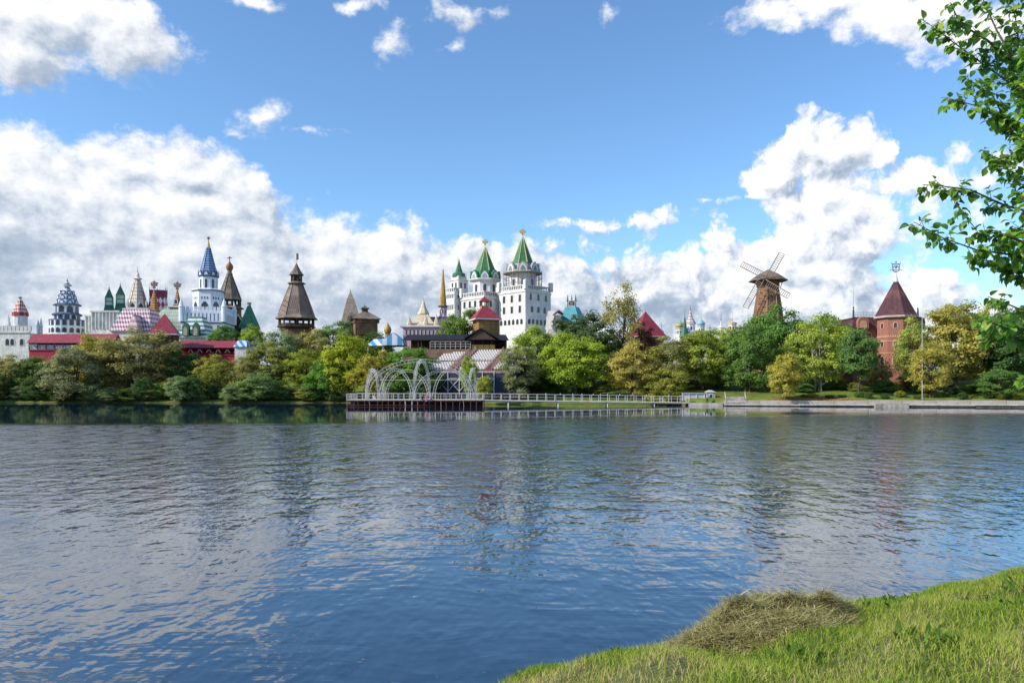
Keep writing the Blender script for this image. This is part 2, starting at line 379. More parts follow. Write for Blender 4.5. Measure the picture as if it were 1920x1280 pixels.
for sx in (6.5, 10.1):
    r = MB(); r.tube((sx,.1,.55),(sx,.1,1.35),.035); r.tube((sx,2.2,1.6),(sx,2.2,2.5),.035); r.tube((sx,-.1,1.30),(sx,2.5,2.55),.04); r.build('handrail', M('rail_white', (.6,.58,.55), .2), st)

# ------------------------------------------------------------------ near bank with grass
def bank_mat():
    m = bpy.data.materials.new('bank_soil'); m.use_nodes = True; k = NT(m.node_tree); b = k.n['Principled BSDF']
    g = k.node('ShaderNodeNewGeometry'); p = g.outputs['Position']; sp = k.node('ShaderNodeSeparateXYZ'); k.put(sp.inputs[0], p)
    n1 = k.noise(p, 1.1, 5, .6); n2 = k.noise(p, 14, 4, .7)
    gr = k.ramp(n2, [(.3, (.05,.06,.015)), (.55, (.11,.13,.03)), (.75, (.20,.17,.07))])
    sand = k.ramp(n2, [(.25, (.20,.15,.11)), (.7, (.42,.34,.26))])
    wet = k.mix(k.smooth(sp.outputs[2], -.03, .07), (.05,.04,.035,1), sand)
    c = k.mix(k.smooth(k.m('ADD', k.m('ADD', sp.outputs[2], k.smooth(sp.outputs[0], .2, 2.4, -.12, 0)), k.m('MULTIPLY', n1, .3)), .27, .36), wet, gr)
    k.put(b.inputs['Base Color'], c); b.inputs['Roughness'].default_value = .95
    bp = k.node('ShaderNodeBump'); bp.inputs['Strength'].default_value = .7; bp.inputs['Distance'].default_value = .03
    k.put(bp.inputs['Height'], n2); k.put(b.inputs['Normal'], bp.outputs[0]); return m
nx = np.unique(np.concatenate([np.linspace(-400,-8,16), np.arange(-8,20,.16), np.linspace(20,400,16)]))
ny = np.unique(np.concatenate([np.linspace(-120,2,18), np.arange(2,19,.16), np.linspace(19,90,25)]))
sheet('near_bank', nx, ny, near_z, bank_mat())

HEAP = [(2.95,8.0,.62,.58,.38),(2.45,7.65,.78,.62,.30),(2.05,7.4,.62,.5,.21),(3.3,8.1,.42,.4,.17),(2.45,7.2,.66,.45,.17),(1.65,7.3,.42,.36,.09),(3.0,7.6,.55,.4,.14)]   # x, y, rx, ry, height
def heap_z(x, y):
    t = 0
    for hx, hy, rx, ry, h in HEAP:
        r2 = ((np.asarray(x)-hx)/rx)**2+((np.asarray(y)-hy)/ry)**2
        t = np.maximum(t, h*np.clip(1-r2, 0, 1)**.75)
    return t
def strands(name, pos, length, width, lean, mat, parent=None, val=None, seed=0, flat=None, seg=2):
    """many thin bent blades as one mesh; pos Nx3, flat: lie along the surface"""
    r = np.random.default_rng(seed); n = len(pos)
    a = r.uniform(0, 2*np.pi, n); L = length*r.uniform(.55, 1.35, n); w = width*r.uniform(.7, 1.3, n)
    ln = lean*r.uniform(.2, 1.5, n)
    if flat is None: up = np.cos(np.clip(ln, 0, 1.5)); out = np.sin(np.clip(ln, 0, 1.5))
    else: up = r.normal(0, flat, n); out = np.ones(n)
    d = np.stack([np.cos(a)*out, np.sin(a)*out, up], -1)
    sd_ = r.uniform(0, np.pi, n); side = np.stack([np.cos(sd_), np.sin(sd_), np.zeros(n)], -1)
    bend = np.stack([np.cos(a), np.sin(a), -np.ones(n)*.5], -1)*(ln*.35*L)[:, None] if flat is None else np.stack([-np.sin(a)*.3, np.cos(a)*.3, -.25*np.ones(n)], -1)*L[:, None]*r.uniform(-1, 1, (n, 1))
    p0 = pos; p1 = pos+d*(L*.55)[:, None]; p2 = pos+d*L[:, None]+bend
    v = np.stack([p0-side*w[:, None]/2, p0+side*w[:, None]/2, p1+side*w[:, None]*.4, p1-side*w[:, None]*.4, p2], 1).reshape(-1, 3)
    b = np.arange(n)*5
    fl = np.empty((n, 7), np.int32); fl[:, :4] = b[:, None]+[0,1,2,3]; fl[:, 4:] = b[:, None]+[3,2,4]
    me = bpy.data.meshes.new(name); me.vertices.add(n*5); me.vertices.foreach_set('co', v.astype(np.float32).ravel())
    me.loops.add(n*7); me.loops.foreach_set('vertex_index', fl.ravel())
    me.polygons.add(n*2); ls = np.empty((n, 2), np.int32); ls[:, 0] = np.arange(n)*7; ls[:, 1] = np.arange(n)*7+4
    me.polygons.foreach_set('loop_start', ls.ravel())
    me.update(calc_edges=True); me.validate()
    at = me.attributes.new('lv', 'FLOAT', 'POINT'); vv = r.uniform(0, 1, n) if val is None else val
    at.data.foreach_set('value', np.repeat(vv, 5).astype(np.float32))
    return obj(name, me, mat, parent)
def blade_mat(name, stops, trans=.3):
    m = bpy.data.materials.new(name); m.use_nodes = True; k = NT(m.node_tree); k.n.remove(k.n['Principled BSDF'])
    at = k.node('ShaderNodeAttribute'); at.attribute_name = 'lv'; c = k.ramp(at.outputs['Fac'], stops)
    d = k.node('ShaderNodeBsdfDiffuse'); t = k.node('ShaderNodeBsdfTranslucent'); k.put(d.inputs[0], c); k.put(t.inputs[0], c)
    mx = k.node('ShaderNodeMixShader'); mx.inputs[0].default_value = trans; k.l.new(d.outputs[0], mx.inputs[1]); k.l.new(t.outputs[0], mx.inputs[2])
    k.l.new(mx.outputs[0], k.n['Material Output'].inputs[0]); return m
r = np.random.default_rng(3)
N = 420000
u = r.uniform(-1, 12, N); v = 3.4+ (r.uniform(0, 1, N)**1.0)*13
dd = near_d(u, v); patchy = np.sin(u*1.3+2*np.sin(v*.9))+np.sin(v*1.7+u*.6)+.6*np.sin(u*4.1-v*3.3)
keep = (dd > .42+.22*np.sin(u*3.7)+.75*(1-sstep(.2, 2.2, u))) & (u < v*.74+.6) & (u > v*.0-1) & (heap_z(u, v) < .06) & (r.uniform(0, 1, N) < np.clip(.80+.3*patchy, .30, 1))
u, v, patchy = u[keep], v[keep], patchy[keep]
gpos = np.stack([u, v, near_z(u, v)-.01], -1)
gval = np.clip(.45+.16*patchy+r.normal(0, .2, len(u)), 0, 1)
grass_m = blade_mat('grass_blades', [(0, (.50,.40,.20)), (.22, (.44,.42,.12)), (.5, (.30,.38,.05)), (.8, (.17,.29,.03)), (1, (.09,.19,.025))], .35)
o = strands('grass', gpos, .095, .0075, .55, grass_m, None, gval, 4)
tag(o, 'short sunlit green grass covering the near bank', 'grass', kind='stuff')
# taller tufts along the water's edge
n = 9000; u = r.uniform(-.2, 12, n); e = np.abs(r.normal(.45, .22, n)); v = 9.0+(u+.4)*.5-e*1.118
tp = np.stack([u, v, near_z(u, v)], -1); tp = tp[(heap_z(u, v) < .05) & (u > 1.3) & (np.sin(u*2.9)+np.sin(u*7.7+1) > -.5)]
o = strands('tall_grass', tp, .17, .008, .45, grass_m, None, None, 8)
tag(o, 'taller grass blades fringing the edge of the near bank', 'grass', kind='stuff')
# broad-leaved weeds in the turf
wm = blade_mat('weed_leaves', [(0, (.05,.11,.02)), (1, (.13,.22,.04))], .3)
wp = []
for wx_, wy_, wn in [(4.1,8.3,46),(5.2,9.9,60),(2.3,6.2,30),(4.9,7.2,40),(6.3,9.7,50),(.9,7.3,16),(3.4,6.0,36),(5.6,8.6,40)]:
    g = r.normal(0, .15, (wn, 2)); wp.append(np.stack([wx_+g[:,0], wy_+g[:,1], near_z(wx_+g[:,0], wy_+g[:,1])+.02], -1))
o = strands('weeds', np.concatenate(wp), .11, .04, .9, wm, None, None, 20)
tag(o, 'broad dark green weed leaves growing in the near turf', 'weeds', kind='stuff')

# heap of cut grass
hx = np.linspace(.7, 4.3, 84); hy = np.linspace(6.3, 9.0, 60)
heap = bpy.data.objects.new('hay_heap', None); COL.objects.link(heap); heap.location = (2.6, 7.7, float(near_z(2.6, 7.7)))
tag(heap, 'heap of drying cut grass lying on the near bank', 'hay heap')
X, Y = np.meshgrid(hx, hy); hz = heap_z(X, Y); Z = near_z(X, Y)+hz*(1+.16*np.sin(X*9+Y*5)+.14*np.sin(Y*13-X*4)+.10*np.sin(X*23+3*np.sin(Y*17)))-.05
idx = np.arange(X.size).reshape(X.shape); fs = [tuple(int(c) for c in (idx[j,i], idx[j,i+1], idx[j+1,i+1], idx[j+1,i])) for j in range(len(hy)-1) for i in range(len(hx)-1) if hz[j:j+2, i:i+2].max() > 0.005]
me = bpy.data.meshes.new('mound'); me.from_pydata((np.stack([X, Y, Z], -1).reshape(-1, 3)-np.array(heap.location)).tolist(), [], fs)
bm = bmesh.new(); bm.from_mesh(me); bmesh.ops.delete(bm, geom=[q_ for q_ in bm.verts if not q_.link_faces], context='VERTS'); bm.to_mesh(me); bm.free()
obj('mound', me, M('packed_hay', (.09,.07,.03), .4, 6, .95, .8), heap)
n = 90000; u = r.uniform(.7, 4.3, n); v = r.uniform(6.3, 9.0, n); hz = heap_z(u, v)
kp = (hz > .03) | ((heap_z(u+.14, v+.05) > .01) & (r.uniform(0,1,n) < .4)); u, v, hz = u[kp], v[kp], hz[kp]
hp = np.stack([u, v, near_z(u, v)+hz*(1+.16*np.sin(u*9+v*5)+.14*np.sin(v*13-u*4)+.10*np.sin(u*23+3*np.sin(v*17)))-.03+r.uniform(0,.035,len(u))], -1)-np.array(heap.location)
clump = .5+.25*np.sin(u*11+3*np.sin(v*7))*np.sin(v*13+u*3)
hm = blade_mat('hay_strands', [(0, (.10,.08,.03)), (.35, (.27,.24,.09)), (.65, (.42,.37,.16)), (.85, (.29,.33,.10)), (1, (.58,.50,.27))], .15)
o = strands('strands', hp, .13, .0075, .5, hm, heap, np.clip(clump+r.normal(0,.3,len(u)),0,1), 9, flat=.24); o['kind'] = 'stuff'

# ------------------------------------------------------------------ building helpers
class Th:
    """a thing placed from its photo column and its distance; h() / w() turn photo rows and widths into local metres"""
    def __init__(s, name, label, cat, px, D, rz=0, group=None, base=None):
        s.s = D/F; s.px = px; s.D = D; X = (px-960)*s.s
        s.base = gz(X, D)-.05 if base is None else base
        s.e = bpy.data.objects.new(name, None); COL.objects.link(s.e); s.e.location = (X, D, s.base); s.e.rotation_euler = (0,0,rz)
        tag(s.e, label, cat, group)
    def h(s, py): return CAMZ+(HOR-py)*s.s-s.base
    def w(s, n): return n*s.s
    def x(s, px): return (px-s.px)*s.s
    def L(s, prof): return [(s.w(a), s.h(b)) for a, b in prof]
    def lathe(s, name, prof, mat, n=8, x=0, y=0, rot=None, parent=None, smooth=False):
        """prof in photo pixels: (half-width, row)"""
        return MB().lathe(s.L(prof), n, x, y, rot).build(name, mat, parent or s.e, smooth)
    def box(s, name, p0, p1, y0, y1, r0, r1, mat, parent=None):
        """columns p0..p1, local depth y0..y1 in metres, rows r0 (top) .. r1 (bottom)"""
        return MB().box(s.x(p0), s.x(p1), y0, y1, s.h(r1), s.h(r0)).build(name, mat, parent or s.e)
CACHE = {}
def arch_outline(w, h, pointed=False, n=7):
    r = w/2; pts = [(-r, 0), (r, 0), (r, max(h-r*(1.25 if pointed else 1), .01))]
    z0 = pts[2][1]
    for i in range(1, n):
        a = math.pi*i/n; k = (h-z0)
        zz = math.sin(a)*k if not pointed else (1-abs(math.cos(a))**1.5)*k
        pts.append((math.cos(a)*r, z0+zz))
    pts.append((-r, z0)); return pts
GLASS = M('dark_glass', (.035,.04,.05), .3, 2, .15, 0, .5)
def window(parent, a, dist, z, w, h, off=0.0, arch=True, frame=None, depth=.07, pane=GLASS, name='window'):
    """a: compass of the wall's outward normal (radians, local), dist: wall distance from the thing's axis, off: shift along the wall"""
    key = (round(w,2), round(h,2), arch, frame.name if frame else '', pane.name)
    if key not in CACHE:
        out = (lambda w_, h_: arch_outline(w_, h_, arch == 'p')) if arch else (lambda w_, h_: [(-w_/2,0),(w_/2,0),(w_/2,h_),(-w_/2,h_)])
        fm = None
        if frame:
            t = min(.16, w*.22)+.05; o_ = [(x, zz-t*.5) for x, zz in out(w+2*t, h+1.6*t)]; fm = MB().ext(o_, -depth, .05).mesh('window'); fm.materials.append(frame)
        pm = MB().ext(out(w, h), -depth-.02 if frame else -.045, .04).mesh('pane'); pm.materials.append(pane)
        CACHE[key] = (fm, pm)
    fm, pm = CACHE[key]
    n = Vector((math.cos(a), math.sin(a), 0)); t = Vector((-math.sin(a), math.cos(a), 0))
    loc = n*dist+t*off+Vector((0,0,z))
    if fm:
        f = obj(name, fm, None, parent, loc, a+math.pi/2); obj('pane', pm, None, f); return f
    return obj(name, pm, None, parent, loc, a+math.pi/2)
def gable(parent, a, dist, z, w, h, mat, depth=.5, off=0, pointed=False, name='gable', trim=None):
    o = MB().ext(arch_outline(w, h, pointed, 9), -depth/2, depth/2).mesh(name); o.materials.append(mat)
    n = Vector((math.cos(a), math.sin(a), 0)); t = Vector((-math.sin(a), math.cos(a), 0))
    g = obj(name, o, None, parent, n*dist+t*off+Vector((0,0,z)), a+math.pi/2)
    if trim:
        MB().ext([(x*.62, zz*.66+.03*h) for x, zz in arch_outline(w, h, pointed, 9)], -depth/2-.06, -depth/2+.05).build('tympanum', trim, g)
    return g
DN = -math.pi/2                       # the normal of a wall that faces the camera
def eagle(parent, x, y, z, size, mat, name='eagle'):
    """two-headed eagle finial: one outline, given thickness"""
    half = [(0,-.6),(.05,-.36),(.20,-.50),(.16,-.24),(.10,-.14),(.26,-.16),(.44,-.08),(.36,.0),(.56,.12),(.40,.12),(.56,.34),(.36,.22),(.40,.44),(.24,.24),(.12,.14),(.13,.32),(.26,.40),(.13,.50),(.05,.40),(.03,.30),(.03,.66)]
    pts = half + [(-a, b) for a, b in reversed(half[1:])]
    return MB().ext([(x+a*size, z+b*size) for a, b in pts], y-.09*size, y+.09*size).build(name, mat, parent)
def finial(T, row0, row1, mat, x=0, y=0, r=1.2, name='finial', parent=None, ball=True):
    z0, z1 = T.h(row0), T.h(row1); m = MB(); rr = T.w(r)*.32; m.tube((x,y,z0-.2),(x,y,z1),rr,rr*.4,6)
    if ball: zz = z0+(z1-z0)*.3; m.lathe([(rr*.5,zz-rr*2.4),(rr*2.2,zz-rr),(rr*2.2,zz+rr),(rr*.4,zz+rr*2.4)], 8, x, y)
    return m.build(name, mat, parent or T.e)
def ribs(T, prof, n, mat, r=.10, x=0, y=0, rot=None, parent=None):
    rot0 = (-math.pi/2-math.pi/n) if rot is None else rot-math.pi/n
    q = 1/math.cos(math.pi/n)
    for i in range(n):
        a = rot0+2*math.pi*i/n
        MB().path([(x+T.w(h_)*q*math.cos(a), y+T.w(h_)*q*math.sin(a), T.h(r_)) for h_, r_ in prof], r, r*.7, 4).build('rib', mat, parent or T.e)
def log_box(T, p0, p1, y0, y1, r0, r1, mat, name='log', parent=None, d=.36, open_=None):
    """a log wall block: one object for each course of logs all round"""
    z0, z1 = T.h(r1), T.h(r0); n = max(2, int(round((z1-z0)/d))); st = (z1-z0)/n; x0, x1 = T.x(p0), T.x(p1)
    me = None
    for i in range(n):
        if me is None:
            m = MB(); rr = st*.52; e = .35
            for yy in (y0, y1): m.tube((x0-e,yy,0),(x1+e,yy,0),rr,rr,8)
            for xx in (x0, x1): m.tube((xx,y0-e,.001),(xx,y1+e,.001),rr*.985,rr*.985,8)
            me = m.mesh(name, True); me.materials.append(mat)
        obj(name, me, None, parent or T.e, (0, 0, z0+st*(i+.5)))
    return MB().box(x0+.08, x1-.08, y0+.08, y1-.08, z0-3, z1).build('core', mat, parent or T.e)

white = M('white_plaster', (.66,.65,.63), .17, .5, .85); white2 = M('old_whitewash', (.68,.67,.64), .26, .6, .85)
bluish = M('bluish_white_plaster', (.70,.74,.80), .12, .4, .8); trimb = M('slate_blue_trim', (.10,.14,.23), .2, 1, .6)
gold = M('gilded_metal', (.80,.52,.16), .15, 2, .35, 0, .5, None, .85); goldp = pat('ochre_spire_scales', (.52,.31,.07), (.28,.15,.03), 'tiles', .5, .45, .10)
iron = M('dark_iron', (.06,.06,.065), .2, 2, .6); rust = M('aged_copper', (.20,.12,.08), .3, 2, .6)
green = pat('green_roof_tiles', (.03,.15,.065), (.10,.27,.13), 'diag', .75, .35, .22); greenp = M('green_roof_trim', (.04,.19,.085), .2, 1, .4)
greend = pat('dark_green_roof', (.02,.13,.085), (.012,.07,.05), 'courses', .6, .5, .12)
redroof = pat('crimson_roof_tiles', (.37,.05,.075), (.19,.022,.035), 'tiles', .42, .5, .13); redp = M('crimson_paint', (.36,.03,.05), .2, 1, .6)
logm = M('honey_logs', (.40,.24,.09), .3, .8, .8, .5); logd = M('brown_logs', (.20,.115,.06), .35, .8, .85, .5)
wood = pat('grey_roof_boards', (.20,.155,.125), (.07,.055,.045), 'boards', .55, .85, .13, (.26,.21,.17)); woodd = M('dark_timber', (.085,.055,.04), .35, 1, .85, .4)
shing = pat('pale_shingles', (.50,.40,.31), (.30,.23,.17), 'tiles', .36, .85, .12)
cream = pat('cream_shingles', (.66,.56,.40), (.50,.41,.28), 'courses', .5, .8, .12); pink = M('pink_plaster', (.62,.36,.45), .15, .5, .8); pinkl = M('pale_pink_trim', (.74,.62,.62), .12, .5, .8)
slate = pat('pale_slate_rows', (.62,.64,.70), (.16,.18,.26), 'stripe', 1.25, .6)
EIGHT = [DN+i*math.pi/4 for i in (-2,-1,0,1,2)]

# ---- 1 crenellated wall with turret (far left)
T = Th('fortress_wall', 'white crenellated fortress wall with arched windows and a red patterned turret', 'fortress wall', 20, 205)
T.box('wall', -120, 56, 0, 6, 624, 760, white2)
T.box('cornice', -120, 56.6, -.25, .2, 620.5, 624, white2)
ml = MB().ext([(-.42,0),(.42,0),(.42,1.0),(.30,1.45),(0,1.1),(-.30,1.45),(-.42,1.0)], 0, .5).mesh('merlon'); ml.materials.append(white2)
for i in range(24): obj('merlon', ml, None, T.e, (T.x(55-i*7.3), -.1, T.h(620.5)))
for p in (-62,-40,-22,14,23,41): window(T.e, DN, 0, T.h(647), 1.0, 1.75, T.x(p), True, white2)
T.lathe('turret', [(12,650),(12,592),(12.6,591),(12.6,588)], white2, 12, y=4)
T.lathe('turret_roof', [(12.8,589),(12.2,582),(6,566),(2.0,558)], pat('red_white_scales', (.66,.60,.52), (.40,.08,.07), 'check', 1.3, .6), 8, y=4)
for i in range(8): gable(T.e, DN+i*math.pi/4, T.w(12.3), T.h(590), T.w(8), T.w(8), redp, .3, pointed=True).location.y += 4
finial(T, 560, 553, rust, y=4); eagle(T.e, 0, 4, T.h(556), T.w(6), rust)
for p, top in ((50,596),(55.5,592)):
    T.lathe('slim_spire', [(2.6,650),(2.6,611),(3.2,610),(.25,top)], white2, 6, x=T.x(p), y=5)
T.lathe('slim_spire', [(4,650),(4,612),(4.6,611),(.3,585)], white2, 6, x=T.x(-7), y=5)
# ---- 2 red-roofed covered gallery, two stretches
def red_gallery(px0, px1, rt, rb, D, label, glazed):
    T = Th('covered_gallery', label, 'gallery', (px0+px1)/2, D, group=None)
    h0, h1 = T.h(rb), T.h(rt); x0, x1 = T.x(px0), T.x(px1)
    MB().ext([(0,0),(2.6,h1-h0),(5.2,0)], 0, x1-x0).build('roof', redroof, T.e, loc=(x0, -.9, h0), rz=0).rotation_euler = (0,0,math.radians(90))
    o = T.e.children[-1]; o.location = (x1, -.9, h0)
    T.box('lower_wall', px0+.5, px1-.5, 0, 3.4, rb+14, rb+40, redp)
    T.box('back_wall', px0+.5, px1-.5, 3.1, 3.4, rb-2, rb+14, redp)
    T.box('eaves_beam', px0+.3, px1-.3, -.12, .12, rb, rb+2.2, woodd)
    n = max(2, int((px1-px0)/16)); step = (px1-px0-1)/n
    for i in range(n+1):
        T.box('post', px0+.5+i*step-.5, px0+.5+i*step+.5, -.1, .15, rb+2, rb+14, redp)
        if i < n:
            pa, pb = T.x(px0+.5+i*step+.6), T.x(px0+.5+(i+1)*step-.6)
            if glazed: MB().box(pa, pb, .08, .12, T.h(rb+11.5), T.h(rb+3.5)).build('pane', M('pale_glazing', (.45,.50,.55), .3, .6, .2, 0, .5), T.e)
            MB().tube((pa,-.02,T.h(rb+3)),(pa+T.w(4),-.02,T.h(rb+9)),.09).build('brace', pinkl, T.e); MB().tube((pb,-.02,T.h(rb+3)),(pb-T.w(4),-.02,T.h(rb+9)),.09).build('brace', pinkl, T.e)
    T.box('sill', px0+.4, px1-.4, -.2, .25, rb+12.5, rb+14, redp)
    return T
red_gallery(54, 215, 625, 643, 188, 'long crimson tiled gallery with white glazing beside the crenellated wall', True)
red_gallery(322, 444, 638, 652, 184, 'lower crimson roofed gallery running below the blue spired tower', False)
T = Th('blue_shed', 'small shed with blue and white striped roof at the end of the gallery', 'shed', 450, 183)
T.box('wall', 440, 462, 0, 4, 650, 690, white2); MB().hip(T.x(438), T.x(463), -.4, 4.4, T.h(650), T.h(637), T.w(9), .2).build('roof', pat('blue_stripes', (.08,.26,.60), (.62,.70,.78), 'vstripe', 1.6), T.e)
# ---- log tower with red pyramid roof
T = Th('log_tower', 'log tower with a pointed crimson pyramid roof above the covered gallery', 'tower', 309, 180, rz=.25)
log_box(T, 293, 325, -2.1, 2.1, 628, 668, logd)
log_box(T, 290, 328, -2.5, 2.5, 628, 640, logd)
MB().hip(T.x(290), T.x(328), -2.5, 2.5, T.h(627), T.h(588), over=.75).build('roof', redroof, T.e)
MB().box(T.x(290)-.85, T.x(328)+.85, -3.35, 3.35, T.h(629), T.h(626.8)).build('eaves', pinkl, T.e); finial(T, 590, 582, rust, ball=False)
# ---- 3 white tiered tower with slate-blue bands
T = Th('tiered_bell_tower', 'white tiered bell tower with slate blue bands and arcaded drum', 'tower', 126, 245)
T.lathe('base', [(30,720),(30,627),(28,626)], bluish, 8); T.lathe('balcony', [(28.5,626),(29,612),(29,601),(28,601)], bluish, 16)
for i in range(16):
    a = DN+(i-8)*2*math.pi/16; window(T.e, a, T.w(29), T.h(611), T.w(5), T.w(8.4), 0, False, trimb); window(T.e, a, T.w(29.2), T.h(624.5), T.w(7), T.w(9), 0, True, None, pane=GLASS)
T.lathe('balcony_rail', [(29.6,601.5),(29.6,599.8)], trimb, 16)
T.lathe('lower_drum', [(21,601),(21,590)], bluish, 12)
for i in range(12): window(T.e, DN+(i-6)*math.pi/6, T.w(21), T.h(600), T.w(6), T.w(8), 0, True, trimb)
T.lathe('skirt', [(24.5,591.5),(25,590),(18,586)], trimb, 12); T.lathe('arcade_drum', [(18,588),(18,573)], bluish, 8)
for i in range(8): window(T.e, DN+(i-4)*math.pi/4, T.w(18), T.h(586.5), T.w(8), T.w(11), 0, True, trimb)
T.lathe('upper_skirt', [(22,573.5),(22,571.5),(16,568)], trimb, 8)
for j, (r0, r1, a0, a1) in enumerate([(17,14.5,570,562),(14.5,12,561,553),(12,8.5,552,545)]):
    T.lathe('roof_tier', [(r0,a0),(r1,a1)], bluish, 8)
    T.lathe('tier_band', [(r0+.9,a0+1),(r0+.9,a0-.6)], trimb, 8)
    for i in range(8): gable(T.e, DN+i*math.pi/4, T.w((r0+r1)/2+.4), T.h(a0-.5), T.w(r0*.55), T.w(6.5), trimb, .5, trim=bluish)
T.lathe('neck', [(7,545),(4,540),(4,536),(7,536),(7,534.5),(3,531),(.6,524)], slate, 8); finial(T, 527, 520, iron, ball=False)
# ---- 4 white building with twin green towers
T = Th('twin_tower_hall', 'whitewashed hall with two steep green glazed turrets', 'hall', 195, 238)
T.box('wall', 159, 196, 0, 10, 592, 720, white2); T.box('wall', 184, 236, -4, 9, 586, 720, white2)
for i in range(6): T.box('pilaster', 160.5+i*6, 162+i*6, -.3, 0, 594, 622, white2)
for i in range(7): T.box('pilaster', 185.5+i*6.6, 187+i*6.6, -4.3, -4, 588, 618, white2)
T.box('cornice', 158, 184, -.4, .1, 590.5, 593, white2); T.box('cornice', 183, 237, -4.4, -3.9, 584.5, 587.5, white2)
for p, a, b, c, d, e, y in ((192,537,556,570,592,6.9,4),(219.5,533,552,568,590,7.3,2)):
    x = T.x(p)
    T.lathe('turret_roof', [(e+.6,b),(e*.9,b-3),(.4,a)], greend, 4, x, y, rot=DN+.5)
    T.lathe('lantern', [(e-.8,c),(e-.8,b)], M('lantern_glazing', (.42,.48,.45), .3, .8, .3, 0, .5), 4, x, y, rot=DN+.5)
    for k_ in range(4):
        aa = DN+.5+math.pi/4+k_*math.pi/2; R_ = T.w(e-.6)*1.414
        MB().tube((x+math.cos(aa)*R_, y+math.sin(aa)*R_, T.h(c)), (x+math.cos(aa)*R_, y+math.sin(aa)*R_, T.h(b)), .22, .2, 4).build('corner_post', greenp, T.e)
    T.lathe('lantern_rail', [(e-.5,(b+c)/2+1),(e-.5,(b+c)/2-1)], greenp, 4, x, y, rot=DN+.5)
    T.lathe('lower_roof', [(e+4.5,d),(e+.4,c)], greend, 4, x, y, rot=DN+.5); finial(T, a+2, a-8, iron, x=x, y=y)
# ---- 5 pink and white chequered tent roof
T = Th('chequered_hall', 'hall under a pink and white diamond chequered hip roof', 'hall', 243, 216)
T.box('wall', 208, 282, 0, 11, 620, 720, white2); chk = pat('pink_white_diamonds', (.66,.60,.62), (.26,.06,.13), 'check', 1.6, .55)
MB().hip(T.x(206), T.x(284), -.5, 11.5, T.h(621), T.h(577), T.w(25), 2.2).build('roof', chk, T.e)
MB().hip(T.x(243), T.x(268), -2.4, 6.0, T.h(622), T.h(590), .1, 3.4).build('front_gable', pat('pale_pink_bands', (.70,.60,.58), (.52,.27,.30), 'stripe', 1.6), T.e)
T.box('ridge', 218, 268, 3.2, 7.8, 575.6, 577.6, pinkl)
# ---- 6 filigree spire
T = Th('filigree_spire', 'cream and gold latticed spire rising behind the chequered roof', 'spire', 258, 250)
lat = pat('cream_gold_lattice', (.72,.69,.64), (.46,.38,.27), 'check', 1.5, .5)
T.lathe('drum', [(21,720),(21,584),(23,582),(23,578)], pinkl, 8); T.lathe('spire', [(16,572),(13,560),(5,527),(4,524)], lat, 8); ribs(T, [(16,572),(13,560),(5,527)], 8, goldp, .13)
for i in range(8):
    gable(T.e, DN+i*math.pi/4, T.w(16.5), T.h(578), T.w(11), T.w(12), white2, .5, pointed=True, trim=GLASS)
    a = DN+(i+.5)*math.pi/4; R_ = T.w(22)
    T.lathe('pinnacle', [(1.8,580),(1.8,571),(.2,562)], white2, 6, math.cos(a)*R_, math.sin(a)*R_)
T.lathe('collar', [(5,524.5),(7.5,522.5),(5,521),(2.8,518),(3.2,516),(1.6,511)], pinkl, 8); finial(T, 513, 499, iron)
# ---- 7 chequered eagle spires and the maroon tower behind
T = Th('maroon_tower', 'maroon tower with diamond panels and iron crown between the eagle spires', 'tower', 297, 252)
T.lathe('body', [(19,720),(16,590),(13,557)], pat('maroon_diamonds', (.26,.05,.09), (.60,.60,.66), 'check', 3.2, .6), 4, rot=DN+.3); T.lathe('top', [(13.5,557),(14,545)], M('maroon', (.22,.045,.08), .2), 4, rot=DN+.3)
for i in range(8): a = DN+.3+i*math.pi/4; R_ = T.w(14)*(1.38 if i % 2 else 1); finial(T, 547, 533 if i % 2 else 538, iron, math.cos(a)*R_, math.sin(a)*R_)
for i, (p, a, b, c, e) in enumerate(((289,528,543,594,10.5),(332.5,530,544,574,7))):
    T = Th('eagle_spire', ['tall orange chequered spire with two headed eagle beside the maroon tower', 'orange chequered spire with two headed eagle rising above the green dome'][i], 'spire', p, 243, group=None)
    T.lathe('spire', [(e+.5,c+(126 if i == 0 else 30)),(e+.5,c+1),(e,c),(1.2,b)], pat('orange_black_check', (.62,.33,.07), (.16,.05,.03), 'check', .95, .45), 6); finial(T, b+2, a+9, rust); eagle(T.e, 0, 0, T.h(a+6.5), T.w(13.5), rust)
    window(T.e, DN, T.w(e*.86), T.h(c-4), T.w(5), T.w(9), 0, 'p', white2)
# ---- 8 pale green barrel dome
T = Th('barrel_dome_hall', 'hall with a large pale green scaled barrel dome roof', 'hall', 316, 226)
T.box('wall', 281, 352, 0, 15, 618, 720, white2)
prof = [(38,622),(39.5,610),(38,598),(33,586),(25,577),(17,572)]
MB().lathe([(T.w(a), T.h(b)) for a, b in prof], 4, 0, 7.5, None, 1, .62).build('roof', pat('pale_green_scales', (.40,.47,.36), (.27,.35,.28), 'check', 1.3, .5), T.e)
T.lathe('roof_cap', [(17.4,572.2),(17.4,570.6)], pinkl, 4, y=7.5)
for p in (312,322): finial(T, 572, 560, rust, x=T.x(p), y=5)
for p in (305,322,340): window(T.e, DN, 0, T.h(640), 2, 2.6, T.x(p), True, pinkl)
